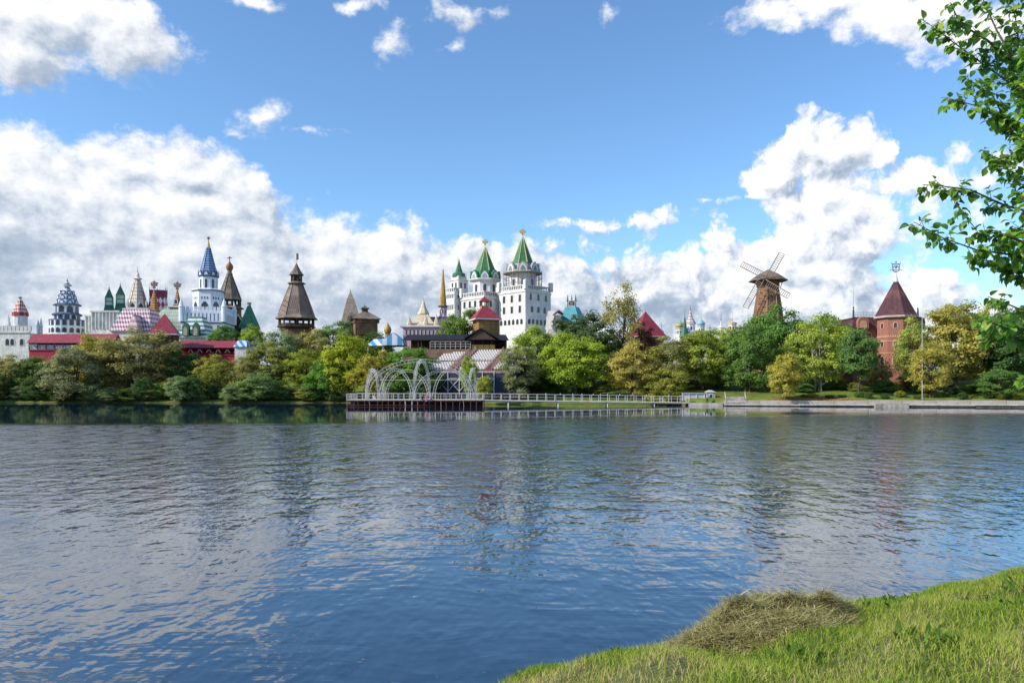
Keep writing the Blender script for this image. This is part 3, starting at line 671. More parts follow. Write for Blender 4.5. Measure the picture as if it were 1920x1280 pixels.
# ---- 9 white tower with blue spire
T = Th('blue_spire_tower', 'tall white tower with steep blue spire and crenellated lower storey', 'tower', 391, 232, rz=.12)
bl = pat('blue_spire_tiles', (.10,.19,.36), (.36,.46,.60), 'courses', .75, .35, .22)
T.lathe('lower_storey', [(40,720),(38,640),(37.5,586)], bluish, 4)
T.lathe('string_course', [(38.6,609),(38.6,606.5)], trimb, 4)
hw = T.w(37.5)
m2 = MB().ext([(-.40,0),(.40,0),(.40,1.0),(.24,1.4),(0,1.05),(-.24,1.4),(-.40,1.0)], 0, .4).mesh('merlon'); m2.materials.append(bluish)
for side in range(4):
    a = DN+side*math.pi/2
    for i in range(11):
        n_ = Vector((math.cos(a), math.sin(a), 0)); t_ = Vector((-math.sin(a), math.cos(a), 0))
        obj('merlon', m2, None, T.e, n_*(hw-.15)+t_*((i-5)*1.12)+Vector((0,0,T.h(586.2))), a+math.pi/2)
        window(T.e, a, hw, T.h(605), .26, 2.4, (i-5)*1.12, False, None, pane=trimb, name='slit')
        if i % 2: window(T.e, a, T.w(38.2), T.h(624), .5, 1.9, (i-5)*1.12, False, None, name='slit')
for sx in (-1,1):
    for sy in (-1,1): T.lathe('corner_turret', [(4,606),(4,580),(4.8,579),(4,577),(.3,563)], bluish, 8, sx*hw, sy*hw)
T.lathe('octagon', [(25.5,586),(25.5,548),(27,547),(27,544.5),(24,543)], bluish, 8); T.lathe('octagon_cornice', [(27.6,547.6),(27.6,545.8)], trimb, 8)
for a in EIGHT+[DN+math.pi]:
    window(T.e, a, T.w(25.5), T.h(582), T.w(9.5), T.w(14), 0, 'p', trimb)
    for k_ in (-1,0,1): window(T.e, a, T.w(25.5), T.h(563), T.w(2.2), T.w(4.5), k_*T.w(5), True, None, pane=trimb, name='niche')
T.lathe('upper_drum', [(15.2,544),(15.2,520)], bluish, 8); T.lathe('drum_cornice', [(15.6,520.6),(17.6,519),(17.6,516.8),(15,516)], trimb, 8)
for a in EIGHT: window(T.e, a, T.w(15.2), T.h(541.5), T.w(4.6), T.w(17), 0, True, bluish)
T.lathe('spire', [(15,517),(13,508),(3.2,464.5)], bl, 8); ribs(T, [(15,517),(13,508),(3.2,464.5)], 8, M('blue_rib', (.03,.08,.22), .2), .13)
for i in range(8): gable(T.e, DN+i*math.pi/4, T.w(15), T.h(517.5), T.w(9), T.w(9), trimb, .6, pointed=True, trim=bluish)
for i in range(8): a = DN+(i+.5)*math.pi/4; T.lathe('pinnacle', [(.8,519),(.6,512),(.1,505)], trimb, 5, math.cos(a)*T.w(18), math.sin(a)*T.w(18))
T.lathe('gilded_tip', [(3.4,465),(.8,452)], gold, 8); finial(T, 454, 444, rust); eagle(T.e, 0, 0, T.h(447), T.w(6), rust)
# striped hut in front of it
T = Th('striped_gatehouse', 'gatehouse with green and white striped roof at the foot of the blue spired tower', 'gatehouse', 360, 218)
stp = pat('green_white_bands', (.62,.66,.66), (.05,.20,.17), 'stripe', 1.3, .5)
T.box('wall', 336, 386, 0, 8, 630, 720, white2); MB().hip(T.x(331), T.x(389), -.7, 8.7, T.h(631), T.h(592), T.w(11), 1.5).build('roof', stp, T.e)
for p in (352,371): 
    gable(T.e, DN, 1.0, T.h(630), T.w(12), T.w(25), greend, 1.2, T.x(p), True, 'dormer', trim=shing)
    finial(T, 606, 594, greenp, x=T.x(p), y=-1, ball=False)
T.box('eaves', 330, 390, -.9, -.5, 630, 633, stp)
# ---- 10 wooden church with tent roof
T = Th('wooden_church', 'dark timber tent roofed church with onion dome and cross', 'church', 430.5, 252, rz=.2)
T.lathe('tent_roof', [(21,562.5),(19.5,559),(4.2,514)], wood, 8); ribs(T, [(19.8,560),(4.2,514)], 8, woodd, .14); T.lathe('cornice', [(5.2,515),(5.2,512.5),(3.8,512),(3.8,507)], wood, 8)
T.lathe('onion', [(3.4,508),(5.6,504.5),(6.6,500.5),(5.4,496.5),(2.4,493),(.5,489)], M('copper_onion', (.27,.13,.075), .3, 1.5, .55), 12, smooth=True)
mb = MB(); z0, z1 = T.h(490), T.h(481); mb.box(-.12,.12,-.1,.1,z0,z1); mb.box(-.85,.85,-.1,.1,z0+(z1-z0)*.62,z0+(z1-z0)*.62+.22); mb.box(-.4,.4,-.09,.09,z0+(z1-z0)*.84,z0+(z1-z0)*.84+.17); mb.build('cross', rust, T.e, rz=-.2)
for i in range(8): a = DN+(i+.5)*math.pi/4; R_ = T.w(18)*1.06; MB().box(-.3,.3,-.3,.3,T.h(577),T.h(560)).build('post', woodd, T.e, loc=(math.cos(a)*R_, math.sin(a)*R_, 0), rz=a)
T.lathe('belfry_floor', [(25,578.5),(24,577),(18,574)], wood, 8); T.lathe('parapet', [(18.5,575.5),(18.5,571.5)], woodd, 8)
T.lathe('octagon', [(20,720),(20,578)], logd, 8); T.lathe('skirt_roof', [(26,598),(25,596.5),(19,591)], wood, 8)
mb = MB(); T.box('nave', 408, 466, -7, 7, 620, 720, logd)
for x0, x1, z0, z1, yy in ((414,446,622,586,-9.5),(438,468,624,594,-8.5),(420,442,624,602,-11)):
    MB().ext([(T.x(x0),T.h(z0)),(T.x((x0+x1)/2),T.h(z1)),(T.x(x1),T.h(z0))], yy, yy+8).build('porch_gable', woodd, T.e)
    mb = MB(); mb.tube((T.x(x0)-.3,yy-.15,T.h(z0)-.3),(T.x((x0+x1)/2),yy-.15,T.h(z1)+.2),.22,n=4); mb.tube((T.x(x1)+.3,yy-.15,T.h(z0)-.3),(T.x((x0+x1)/2),yy-.15,T.h(z1)+.2),.22,n=4); mb.build('bargeboard', shing, T.e)
# ---- 11 green tent roof
T = Th('green_tent_tower', 'small tower with a plain dark green tent roof beside the timber church', 'tower', 467, 244, rz=.4)
T.lathe('body', [(14,720),(14,612)], white2, 4); T.lathe('roof', [(19,616),(17.5,612),(3.2,574)], greend, 4); T.lathe('drum', [(3.4,574),(3.4,570.5),(4,570),(4,567)], pat('grey_lattice', (.5,.5,.48), (.2,.2,.2), 'check', .6), 8)
# ---- 12 tall wooden watch tower
T = Th('timber_watchtower', 'tall grey timber watchtower with broad tent roof and open gallery', 'tower', 556, 205, rz=.1)
T.lathe('body', [(27,720),(26,616)], logd, 8); T.lathe('gallery_floor', [(27,618),(33,614),(33,612)], woodd, 8)
T.lathe('parapet', [(31,612.5),(31,607.5)], woodd, 8)
for i in range(16): a = DN+(i+.5)*math.pi/8; R_ = T.w(31.5); MB().box(-.16,.16,-.16,.16,T.h(613),T.h(595)).build('post', woodd, T.e, loc=(math.cos(a)*R_, math.sin(a)*R_, 0), rz=a)
T.lathe('newel', [(4,614),(4,594)], woodd, 8)
T.lathe('tent_roof', [(37,598.5),(36.5,597),(31.5,592),(21,560),(10.5,531)], wood, 8); ribs(T, [(31.5,592),(21,560),(10.5,531)], 8, woodd, .11)
T.lathe('skirt', [(15.5,532.5),(15.5,531),(9,528)], wood, 8)
for i in range(8): a = DN+(i+.5)*math.pi/4; R_ = T.w(9)*1.05; MB().box(-.14,.14,-.14,.14,T.h(530),T.h(514)).build('lantern_post', woodd, T.e, loc=(math.cos(a)*R_, math.sin(a)*R_, 0), rz=a)
T.lathe('lantern_core', [(5,530),(5,514)], woodd, 8); T.lathe('lantern_rail', [(8.6,525),(8.6,522.5)], woodd, 8)
T.lathe('lantern_roof', [(13,516),(12.5,515),(7,507),(1,494)], wood, 8); finial(T, 497, 476, iron, ball=False)
mb = MB(); mb.box(T.w(-.4),T.w(3.6),-.06,.06,T.h(487),T.h(475)); mb.build('weathervane', rust, T.e)
# ---- 13 shingled spire
T = Th('shingled_spire', 'pale shingled spire with barrel gable beside the square log tower', 'spire', 657, 205, rz=.3)
T.lathe('body', [(14,720),(14,606)], logm, 4); T.lathe('roof', [(18,607),(14.5,590),(7,562),(.6,546)], shing, 4)
gable(T.e, DN, T.w(14), T.h(608), T.w(17), T.w(21), shing, 2.5, 0, True, 'barrel_gable', trim=logd); finial(T, 548, 539, iron)
# ---- 14 square log tower
T = Th('square_log_tower', 'squat square log tower with grey hip roof and small lantern', 'tower', 684, 192, rz=.35)
log_box(T, 667, 701, -2.4, 2.4, 606, 660, logd); log_box(T, 663, 705, -3.0, 3.0, 599, 607, logd)
MB().hip(T.x(661), T.x(707), -3.2, 3.2, T.h(599.5), T.h(584), .6, .6, .5).build('roof', wood, T.e)
T.lathe('lantern', [(5,586),(5,578)], woodd, 4); T.lathe('lantern_roof', [(8,579),(7.5,578),(1.2,573.5)], wood, 4); finial(T, 575, 568, iron)
# ---- 15 golden onion dome, striped marquee
T = Th('golden_onion_dome', 'small wooden onion dome on a drum beside the striped marquee', 'dome', 727, 186)
T.lathe('drum', [(4.5,700),(4.5,626),(5.5,625)], logm, 10); T.lathe('onion', [(4.6,626),(6.2,622),(6.8,618),(5.4,613),(2.2,609),(.3,604)], goldp, 12, smooth=True)
T = Th('striped_marquee', 'blue and white striped marquee roof beside the dark gallery', 'marquee', 735, 176)
mst = pat('blue_white_marquee', (.10,.32,.62), (.72,.76,.80), 'vstripe', 2.4, .6)
MB().hip(T.x(690), T.x(764), -3, 3, T.h(649), T.h(636), T.w(24), 1.0).build('canopy', mst, T.e)
MB().ext([(T.x(722),T.h(649)),(T.x(724),T.h(640)),(T.x(742),T.h(625)),(T.x(760),T.h(640)),(T.x(762),T.h(649))], -4.5, 2).build('front_canopy', mst, T.e)
for p in (694,722,762): T.box('pole', p-.5, p+.5, -2.9, -2.7, 648, 690, white2)

# ---- 16 pink palace with cream roofs and gilt spire
T = Th('pink_palace', 'pink palace with cream flared roofs, corner turrets and a tall ochre spire', 'palace', 795, 192)
T.box('wall', 756, 826, 0, 9, 612, 690, pink); T.box('cornice', 750, 829, -.5, 9.4, 609.5, 613, pinkl)
for i in range(9): window(T.e, DN, 0, T.h(628), T.w(3.2), T.w(10), T.x(762+i*7.2), False, pinkl)
MB().lathe([(T.w(28),T.h(610)),(T.w(19),T.h(601)),(T.w(9.5),T.h(587))], 4, T.x(790), 4.5).build('flared_roof', cream, T.e)
T.lathe('upper_roof', [(9.5,588),(11,586),(10.5,584),(5,573),(.6,557)], cream, 8, T.x(790), 4.5); finial(T, 560, 551, iron, x=T.x(790), y=4.5, ball=False)
MB().box(T.x(790),T.x(796),4.45,4.55,T.h(555),T.h(550)).build('flag', M('pale_flag', (.75,.80,.84), .1), T.e)
for p, y, t in ((767,.6,592),(798,.4,590),(818,.4,588),(767,8,594)):
    T.lathe('corner_turret', [(4,612),(4,607.5),(4.6,607),(.3,t)], cream, 6, T.x(p), y)
T.box('rear_wing', 803, 850, 6, 14, 592, 690, pink); T.box('rear_cornice', 802, 851, 5.7, 14.2, 590, 593, trimb)
for p in (812,832,843): gable(T.e, DN, -5.8, T.h(612), T.w(10), T.w(13), pinkl, .4, T.x(p), True, trim=GLASS)
T.lathe('spire_tower', [(7.5,690),(7.5,590),(8.4,589),(7,588),(6.6,570)], pink, 8, T.x(826), 7)
for a in EIGHT: o = window(T.e, a, T.w(6.7), T.h(583), T.w(2.4), T.w(8), 0, 'p', pinkl); o.location.x += T.x(826); o.location.y += 7
T.lathe('spire_eaves', [(6.6,571),(9.8,569.5),(9.8,568)], trimb, 8, T.x(826), 7); T.lathe('spire', [(6.8,568),(5,545),(1.0,499)], goldp, 8, T.x(826), 7); finial(T, 502, 489, iron, x=T.x(826), y=7)
# ---- 17 white palace with green tent roofs
T = Th('white_palace', 'white palace with two green tent roofed towers, one wrapped in scaffolding', 'palace', 955, 234)
R45 = DN+math.pi/4
def wallwin(cx, cy, rot, ap, rows, face, w=1.0, h=1.9, arch=False, n=3, span=.62):
    a = rot if face == 'L' else rot+math.pi/2
    for z in rows:
        for i in range(n):
            o = window(T.e, a-0*math.pi, ap, z, w, h, (i-(n-1)/2)*(2*ap*span/max(n-1,1)), arch, white2); o.location.x += cx; o.location.y += cy
RL = DN-math.pi/4                                     # normals of the two visible walls: left-front and right-front
def block(px, y, ap, top, bot, name='wall_block'):
    x = T.x(px); T.lathe(name, [(ap,bot),(ap,top)], white, 4, x, y, rot=R45)
    T.lathe('cornice', [(ap+.2,top+7),(ap+1.4,top+5.5),(ap+1.4,top+4),(ap+.2,top+3.6)], white, 4, x, y, rot=R45)
    p_ = T.w(ap); bm_ = MB().box(-.14,.14,-.1,.1,0,1.15).mesh('baluster'); bm_.materials.append(white)
    T.lathe('parapet_rail', [(ap+.5,top-6),(ap+.5,top-7.4)], white, 4, x, y, rot=R45)
    for k_ in (0, 1):
        a = RL+k_*math.pi/2; n_ = int(2*p_/.75)
        for i in range(n_): 
            t_ = (i+.5)/n_*2*p_-p_; obj('baluster', bm_, None, T.e, (x+math.cos(a)*p_-math.sin(a)*t_, y+math.sin(a)*p_+math.cos(a)*t_, T.h(top)), a+math.pi/2)
    return x, y, p_
x, y, p_ = block(984, -2, 34, 548, 720)
wallwin(x, y, RL, p_, [T.h(571), T.h(591)], 'L', 1.0, 2.1, False, 3, .6)
wallwin(x, y, RL, p_, [T.h(568)], 'R', .95, 2.0, True, 3, .6); wallwin(x, y, RL, p_, [T.h(590)], 'R', 1.1, 1.9, True, 3, .5)
T.lathe('base_storey', [(36,720),(36,601),(34.5,598.5)], white, 4, x, y, rot=R45)
for k_ in (0, 1):
    for i in range(6): o = window(T.e, RL+k_*math.pi/2, T.w(36), T.h(612), 1.0, 1.6, (i-2.5)*1.75, True, None); o.location.x += x; o.location.y += y
for dx, dy in ((-48,0),(48,0),(0,-T.w(48))): T.lathe('corner_pier', [(3.2,549),(3.2,533),(2.5,532)], white, 4, x+T.w(dx), y+dy+(0 if dx == 0 else 0), rot=R45)
x2, y2, p2_ = block(909, 3, 32, 556, 720, 'wing_block'); wallwin(x2, y2, RL, p2_, [T.h(577), T.h(597)], 'L', 1.0, 2.0, False, 4, .7); wallwin(x2, y2, RL, p2_, [T.h(577)], 'R', 1.0, 2.0, True, 2, .5)
for dx in (-45, 25): T.lathe('corner_pier', [(3,557),(3,540),(2.4,539)], white, 4, x2+T.w(dx), y2-(0 if dx < 0 else T.w(20)), rot=R45)
x3, y3, p3_ = block(851, 6, 15.5, 544, 720, 'left_tower_block')
for rr in (556, 578): wallwin(x3, y3, RL, p3_, [T.h(rr)], 'L', .42, 1.5, False, 5, .7); wallwin(x3, y3, RL, p3_, [T.h(rr)], 'R', .42, 1.5, True, 2, .4)
T.lathe('left_tower_upper', [(12,545),(12,523),(13.4,522),(13.4,520.5),(10.5,520),(10.5,513)], white, 4, T.x(858), y3, rot=R45)
for a in (RL, RL+math.pi/2):
    for i in (-1, 1): o = window(T.e, a, T.w(12), T.h(537), .7, 1.8, i*T.w(5), True, None); o.location.x += T.x(858); o.location.y += y3
T.lathe('left_tower_roof', [(13,514),(12,512),(11.4,508),(7,505.5),(4.6,497),(1.8,486),(.2,479)], green, 8, T.x(858), y3); finial(T, 483, 477, iron, x=T.x(858), y=y3, ball=False)
for i in range(8): o = gable(T.e, DN+i*math.pi/4, T.w(11), T.h(514), T.w(7), T.w(6), greenp, .4, pointed=True); o.location.x += T.x(858); o.location.y += y3
def tent_tower(px, y, drum_r, bot, d_top, kk, apex, tr, gcol, gtrim, fin):
    x = T.x(px)
    T.lathe('drum', [(drum_r,bot),(drum_r,d_top)], white, 8, x, y)
    for a in EIGHT: o = window(T.e, a, T.w(drum_r), T.h(bot-8), T.w(6), T.w(22), 0, True, white2); o.location.x += x; o.location.y += y
    T.lathe('drum_cornice', [(drum_r,d_top+1),(kk+1.5,d_top-.5),(kk+1.5,d_top-2.5),(kk-4,d_top-3)], white, 8, x, y)
    for i in range(8):
        a = DN+i*math.pi/4; o = gable(T.e, a, T.w(kk-2), T.h(d_top-2.5), T.w(18), T.w(17), gcol, T.w(5), pointed=True, name='kokoshnik'); o.location.x += x; o.location.y += y
        MB().ext([(q*.78, z*.80) for q, z in arch_outline(T.w(18), T.w(17), True, 9)], -T.w(2.5)-.12, -T.w(2.5)+.05).build('face', white, o)
        MB().ext([(q*.48, z*.52) for q, z in arch_outline(T.w(18), T.w(17), True, 9)], -T.w(2.5)-.2, -T.w(2.5)+.05).build('niche', gtrim, o)
    T.lathe('valley_roof', [(kk-3,d_top-3),(tr,d_top-17)], gcol, 8, x, y)
    T.lathe('tent_roof', [(tr+1,d_top-13),(tr,d_top-18),(1.1,apex)], green, 8, x, y); ribs(T, [(tr+.2,d_top-18),(1.2,apex)], 8, M('yellow_ridge', (.62,.55,.20), .2, 1, .5), .17, x, y)
    finial(T, apex+2, apex-6, gold, x=x, y=y, r=2); eagle(T.e, x, y, T.h(fin), T.w(12), gold)
    return x
tent_tower(909, 4, 23, 562, 524, 28, 460, 19.5, greenp, M('grey_blue_niche', (.30,.36,.44), .2), 450)
xs_ = tent_tower(980, -1, 24, 556, 514, 31, 446, 19, M('bare_zinc', (.36,.34,.33), .25, 1, .5), M('green_niche', (.16,.26,.20), .2), 437)
sc_ = MB(); R_ = T.w(36)
for i in range(24):
    a = 2*math.pi*i/24; p0 = Vector((xs_+math.cos(a)*R_, -1+math.sin(a)*R_, 0)); p1 = Vector((xs_+math.cos(a)*R_*.84, -1+math.sin(a)*R_*.84, 0)); b = 2*math.pi*(i+1)/24; p2 = Vector((xs_+math.cos(b)*R_, -1+math.sin(b)*R_, 0))
    for p in (p0, p1): sc_.tube(p+Vector((0,0,T.h(546))), p+Vector((0,0,T.h(509))), .06, n=4)
    for rr in (535,524,513): sc_.tube(p0+Vector((0,0,T.h(rr))), p2+Vector((0,0,T.h(rr))), .05, n=4); sc_.tube(p0+Vector((0,0,T.h(rr))), p1+Vector((0,0,T.h(rr))), .05, n=4)
    if i % 2: sc_.tube(p0+Vector((0,0,T.h(546))), p2+Vector((0,0,T.h(524))), .045, n=4)
sc_.build('scaffold_tubes', M('scaffold_steel', (.22,.20,.19), .2, 2, .6), T.e)
T.lathe('scaffold_deck', [(36.5,515),(36.5,514),(30,514)], M('scaffold_boards', (.33,.28,.22), .3), 24, xs_, -1)
# ---- 18 log tower with red hip roof and lantern
T = Th('lantern_log_tower', 'yellow log tower with crimson hip roof and open lantern above the dark gallery', 'tower', 908, 176, rz=.3)
log_box(T, 893, 929, -2.3, 2.3, 599, 640, logm)
MB().hip(T.x(886), T.x(933), -3.0, 3.0, T.h(599), T.h(577), T.w(7), .9, .3).build('roof', redroof, T.e)
MB().box(T.x(885.5)-.25, T.x(933.5)+.25, -3.32, 3.32, T.h(601), T.h(599)).build('eaves', pinkl, T.e)
MB().box(T.w(-6.4), T.w(6.4), -.8, .8, T.h(578), T.h(573.5)).build('lantern_base', logm, T.e)
for sx in (-1, 1):
    for sy in (-1, 1): MB().box(sx*T.w(6)-.09, sx*T.w(6)+.09, sy*.7-.09, sy*.7+.09, T.h(574), T.h(565)).build('lantern_post', logd, T.e)
MB().hip(T.w(-7.5), T.w(7.5), -1, 1, T.h(565.5), T.h(555.5), over=.25).build('lantern_roof', redroof, T.e); finial(T, 557, 550, redp, ball=False)
# ---- 19 dark gallery above the stands
T = Th('dark_timber_gallery', 'long low gallery with black roof and central gable above the seating', 'gallery', 856, 170)
blk = M('black_roofing', (.018,.018,.022), .3, 1, .6); D0 = T.h(668)
MB().add([(T.x(757),-2.2,T.h(638)),(T.x(954),-2.2,T.h(638)),(T.x(948),1.2,T.h(626.5)),(T.x(763),1.2,T.h(626.5)),(T.x(757),4.5,T.h(636)),(T.x(954),4.5,T.h(636)),(T.x(757),-2.2,T.h(639)),(T.x(954),-2.2,T.h(639))], [(0,1,2,3),(3,2,5,4),(0,3,4),(1,5,2),(6,7,1,0),(6,4,5,7)]).build('roof', blk, T.e)
MB().ext([(T.x(872),T.h(634)),(T.x(903),T.h(616)),(T.x(934),T.h(634)),(T.x(934),T.h(636.5)),(T.x(903),T.h(619)),(T.x(872),T.h(636.5))], -3.4, 3).build('gable_roof', blk, T.e)
MB().ext([(T.x(876),T.h(638)),(T.x(903),T.h(620)),(T.x(930),T.h(638))], -3.1, -2.9).build('gable_boarding', woodd, T.e)
for p in (763,786,792,812,838,866,888,906,922,948): T.box('post', p-.7, p+.7, -1.9, -1.6, 637, 690, woodd)
T.box('floor', 757, 953, -2.2, 4.4, 655, 690, M('gallery_floor_edge', (.26,.16,.11), .3)); T.box('back_wall', 766, 950, 4, 4.3, 636, 655, woodd)  # back_wall here: dark sheet added to give the shade under the roof
T.box('hall_front', 886, 928, -.4, 0, 638, 655.2, M('stage_dark_red', (.06,.012,.014), .3))
for i in range(4): T.box('panel', 886.5+i*10.6, 896.5+i*10.6, -2.0, -1.85, 647, 655.5, M('yellow_plywood', (.50,.32,.11), .2))
rl = M('rail_white', (.6,.58,.55), .2)
for rr in (641, 645.5, 650): T.box('rail', 808, 884, -2.3, -2.22, rr, rr+.7, rl)
for i in range(9): T.box('rail_post', 808+i*9.4, 808.8+i*9.4, -2.3, -2.2, 641, 655, rl)
# ---- 20 grandstand
T = Th('grandstand', 'open air grandstand with rows of white seats below the dark gallery', 'grandstand', 876, 154, rz=-.27)
conc = M('pinkish_concrete', (.28,.20,.18), .3, .8, .9); ROWS = 11; dy, dz = 1.25, (CAMZ+63*167/F-T.base-T.h(695))/ROWS
zb = T.h(695)
for i in range(ROWS): MB().box(-9.5, 10.5, i*dy, (i+1)*dy+.02, zb+i*dz-.5, zb+i*dz).build('tier', conc, T.e)
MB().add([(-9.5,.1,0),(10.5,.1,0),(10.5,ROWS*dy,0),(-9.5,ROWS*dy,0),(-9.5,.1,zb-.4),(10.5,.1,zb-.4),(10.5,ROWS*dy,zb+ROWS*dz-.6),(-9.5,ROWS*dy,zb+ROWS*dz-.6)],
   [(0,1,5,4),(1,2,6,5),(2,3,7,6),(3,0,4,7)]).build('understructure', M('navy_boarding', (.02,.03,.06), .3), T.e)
sm = MB(); sm.box(-.21,.21,-.02,.40,.36,.42); sm.ext([(-.21,.40),(.21,.40),(.19,.84),(-.19,.84)], .38, .44); sm.box(-.04,.04,.15,.25,0,.37)
seat_me = sm.mesh('seat'); seat_me.materials.append(M('white_plastic', (.60,.58,.56), .12, 1, .5))
AIS = [(-4.0,-2.6),(3.9,5.3)]
for i in range(ROWS):
    if i == 4: continue
    x = -9.2
    while x < 10.2:
        if not any(a-.25 < x < b+.25 for a, b in AIS): obj('seat', seat_me, None, T.e, (x, i*dy+.55, zb+i*dz))
        x += .62
for a, b in AIS:
    for i in range(ROWS*2): MB().box(a+.1, b-.1, i*dy/2, (i+1)*dy/2+.01, zb+i*dz/2-.2, zb+i*dz/2+.06+dz/2).build('stair', M('stair_red', (.22,.07,.07), .3), T.e)
    for xx in (a, b):
        mb = MB(); mb.tube((xx,0,zb+1.0),(xx,ROWS*dy,zb+ROWS*dz+1.0),.05,n=4); mb.tube((xx,0,zb+.55),(xx,ROWS*dy,zb+ROWS*dz+.55),.035,n=4)
        for i in range(ROWS+1): mb.tube((xx,i*dy,zb+i*dz-.3),(xx,i*dy,zb+i*dz+1.0),.04,n=4)
        mb.build('handrail', M('pinkish_rail', (.45,.36,.35), .2), T.e)
mb = MB()
for zz in (zb-.2, zb-1.6): mb.tube((-9.4,-.05,zz),(6,-.05,zz),.09,n=4)
for i in range(7):
    xx = -9.2+i*2.5; mb.tube((xx,-.05,-.5),(xx,-.05,zb),.09,n=4)
    if i < 6: mb.tube((xx,-.06,zb-1.6),(xx+2.5,-.06,zb-4.2),.07,n=4); mb.tube((xx+2.5,-.06,zb-1.6),(xx,-.06,zb-4.2),.07,n=4)
mb.build('front_bracing', rl, T.e)
mb = MB()
for i in range(40): mb.tube((-6+i*.4,4*dy+.2,zb+4*dz),(-6+i*.4,4*dy+.2,zb+4*dz+.95),.025,n=4)
for zz in (.5,.95): mb.tube((-6,4*dy+.2,zb+4*dz+zz),(9.8,4*dy+.2,zb+4*dz+zz),.035,n=4)
mb.build('barrier', M('pinkish_rail', (.45,.36,.35), .2), T.e)

# ---- 21/22 stage pier, arch frame and walkway
deckm = pat('weathered_decking', (.52,.46,.40), (.30,.25,.21), 'boards', .18, .85, .12); pile = M('rusty_piles', (.13,.05,.038), .4, 1.5, .8); whm = M('white_painted_steel', (.66,.65,.62), .15, 1.5, .5); fas = M('dark_red_fascia', (.05,.016,.016), .4, 1, .8)
T = Th('stage_pier', 'timber stage pier on rusty piles with white railing below the arch frame', 'pier', 776, 135.5, base=0)
ZD = 1.18; XA, XB = T.x(649), T.x(906)
MB().box(XA, XB, 0, 9.5, ZD-.14, ZD).build('deck', deckm, T.e); MB().box(XA+.05, XB-.05, .06, .2, ZD-.34, ZD-.143).build('edge_beam', fas, T.e)
for i in range(24):
    x = XA+.15+i*(XB-XA-.3)/23; o = MB().tube((0,.12,-1.2),(rng.uniform(-.28,.28) if i % 3 else 0,.12,ZD-.15),.075,.075,6).build('pile', whm if i in (10,11) else (pile if i % 4 else M('pale_rust', (.32,.2,.16), .3)), T.e, loc=(x,0,0))
for j in range(1, 4):
    for i in range(12): MB().tube((0,0,-1.2),(0,0,ZD-.15),.1,.1,6).build('pile', pile, T.e, loc=(XA+.4+i*(XB-XA-.8)/11, j*2.9, 0))
MB().box(XA+.1, XB-9, .0, .1, .16, .24).build('lower_beam', pile, T.e)
MB().box(XA+.3, XB-.3, 2.0, 2.15, -.8, ZD-.2).build('skirt_boarding', fas, T.e)
def railing(parent, p, q, n, mat, h=1.08, gap=None):
    p, q = Vector(p), Vector(q); pm = MB().box(-.035,.035,-.035,.035,0,h).mesh('rail_post'); pm.materials.append(mat)
    for i in range(n+1): obj('rail_post', pm, None, parent, p+(q-p)*i/n)
    for hh in (h, h*.52):
        m = MB(); m.tube(p+Vector((0,0,hh)), q+Vector((0,0,hh)), .04 if hh == h else .02, n=4); m.build('rail', mat, parent)
railing(T.e, (XA+.05,.08,ZD), (XB-.1,.08,ZD), 26, whm); railing(T.e, (XA+.05,.08,ZD), (XA+.05,9.4,ZD), 8, whm); railing(T.e, (XA+.05,9.4,ZD), (XB-.1,9.4,ZD), 22, whm)
T2 = Th('arch_frame', 'white lattice frame of crossing arches standing on the stage pier', 'arch frame', 790, 139.5, base=ZD)
def W2(px, D): return Vector(((px-960)*D/F-T2.e.location.x, D-139.5, 0))
PT = {1:W2(686,141), 2:W2(711,136.4), 3:W2(775,136.4), 4:W2(811,136.4), 5:W2(879,136.4), 6:W2(893,141), 7:W2(806,144), 8:W2(722,144)}
def truss_arch(a, b, apex_row, D, w=.42, n=26, sq=1.0):
    a, b = PT[a], PT[b]; H = CAMZ+(HOR-apex_row)*D/F-ZD; m = MB(); side = (b-a).normalized().cross(Vector((0,0,1)))*.17
    P, Q = [], []
    for i in range(n+1):
        t = math.pi*i/n; c = (a+b)/2+(a-b)/2*math.cos(t)*1.0; P.append(c+Vector((0,0,H*max(0.0, math.sin(t))**sq)))
    ctr = (a+b)/2; hw_ = (b-a).length/2
    for i in range(n+1):
        t = math.pi*i/n; c = ctr+(a-b)/2*math.cos(t)*(1-w/hw_); Q.append(c+Vector((0,0,(H-w)*max(0.0, math.sin(t))**sq)))
    for sgn in (1, -1):
        m.path([p+side*sgn for p in P], .034, n=4); m.path([p+side*sgn for p in Q], .034, n=4)
        for i in range(0, n+1): m.tube(P[i]+side*sgn, Q[i]+side*sgn, .02, n=3)
    for i in range(0, n+1): m.tube(P[i]+side, P[i]-side, .02, n=3); m.tube(Q[i]+side, Q[i]-side, .02, n=3)
    for i in range(n): m.tube(P[i]+side, P[i+1]-side, .02, n=3)
    m.build('arch', M('white_arch_steel', (.62,.61,.58), .2, 1.5, .5), T2.e)
truss_arch(1, 6, 673, 141, .6, 40, .85); truss_arch(3, 7, 674, 140, .5, 26, .8)
for a, b in ((2,3),(4,5),(8,7)): truss_arch(a, b, 691, 137)
truss_arch(1, 2, 691, 139, .36, 20); truss_arch(5, 6, 690, 139, .36, 20); truss_arch(3, 6, 692, 139, .42, 26); truss_arch(1, 8, 693, 142, .4, 20)
m = MB(); m.tube(PT[1]+Vector((0,0,3.6)), PT[6]+Vector((0,0,3.6)), .04, n=4); m.build('tie_rod', whm, T2.e)
T = Th('walkway', 'long white railed footbridge from the stage pier to the quay', 'footbridge', 1090, 138, base=0)
A = Vector(((906-960)*137/F, 137, 1.14))-T.e.location; B = Vector(((1292-960)*140/F, 140, .60))-T.e.location
d_ = (B-A); nrm = Vector((-d_.y, d_.x, 0)).normalized()*1.9
vs = [A, B, B+nrm, A+nrm]; vs = [v for v in vs]+[v-Vector((0,0,.16)) for v in vs]
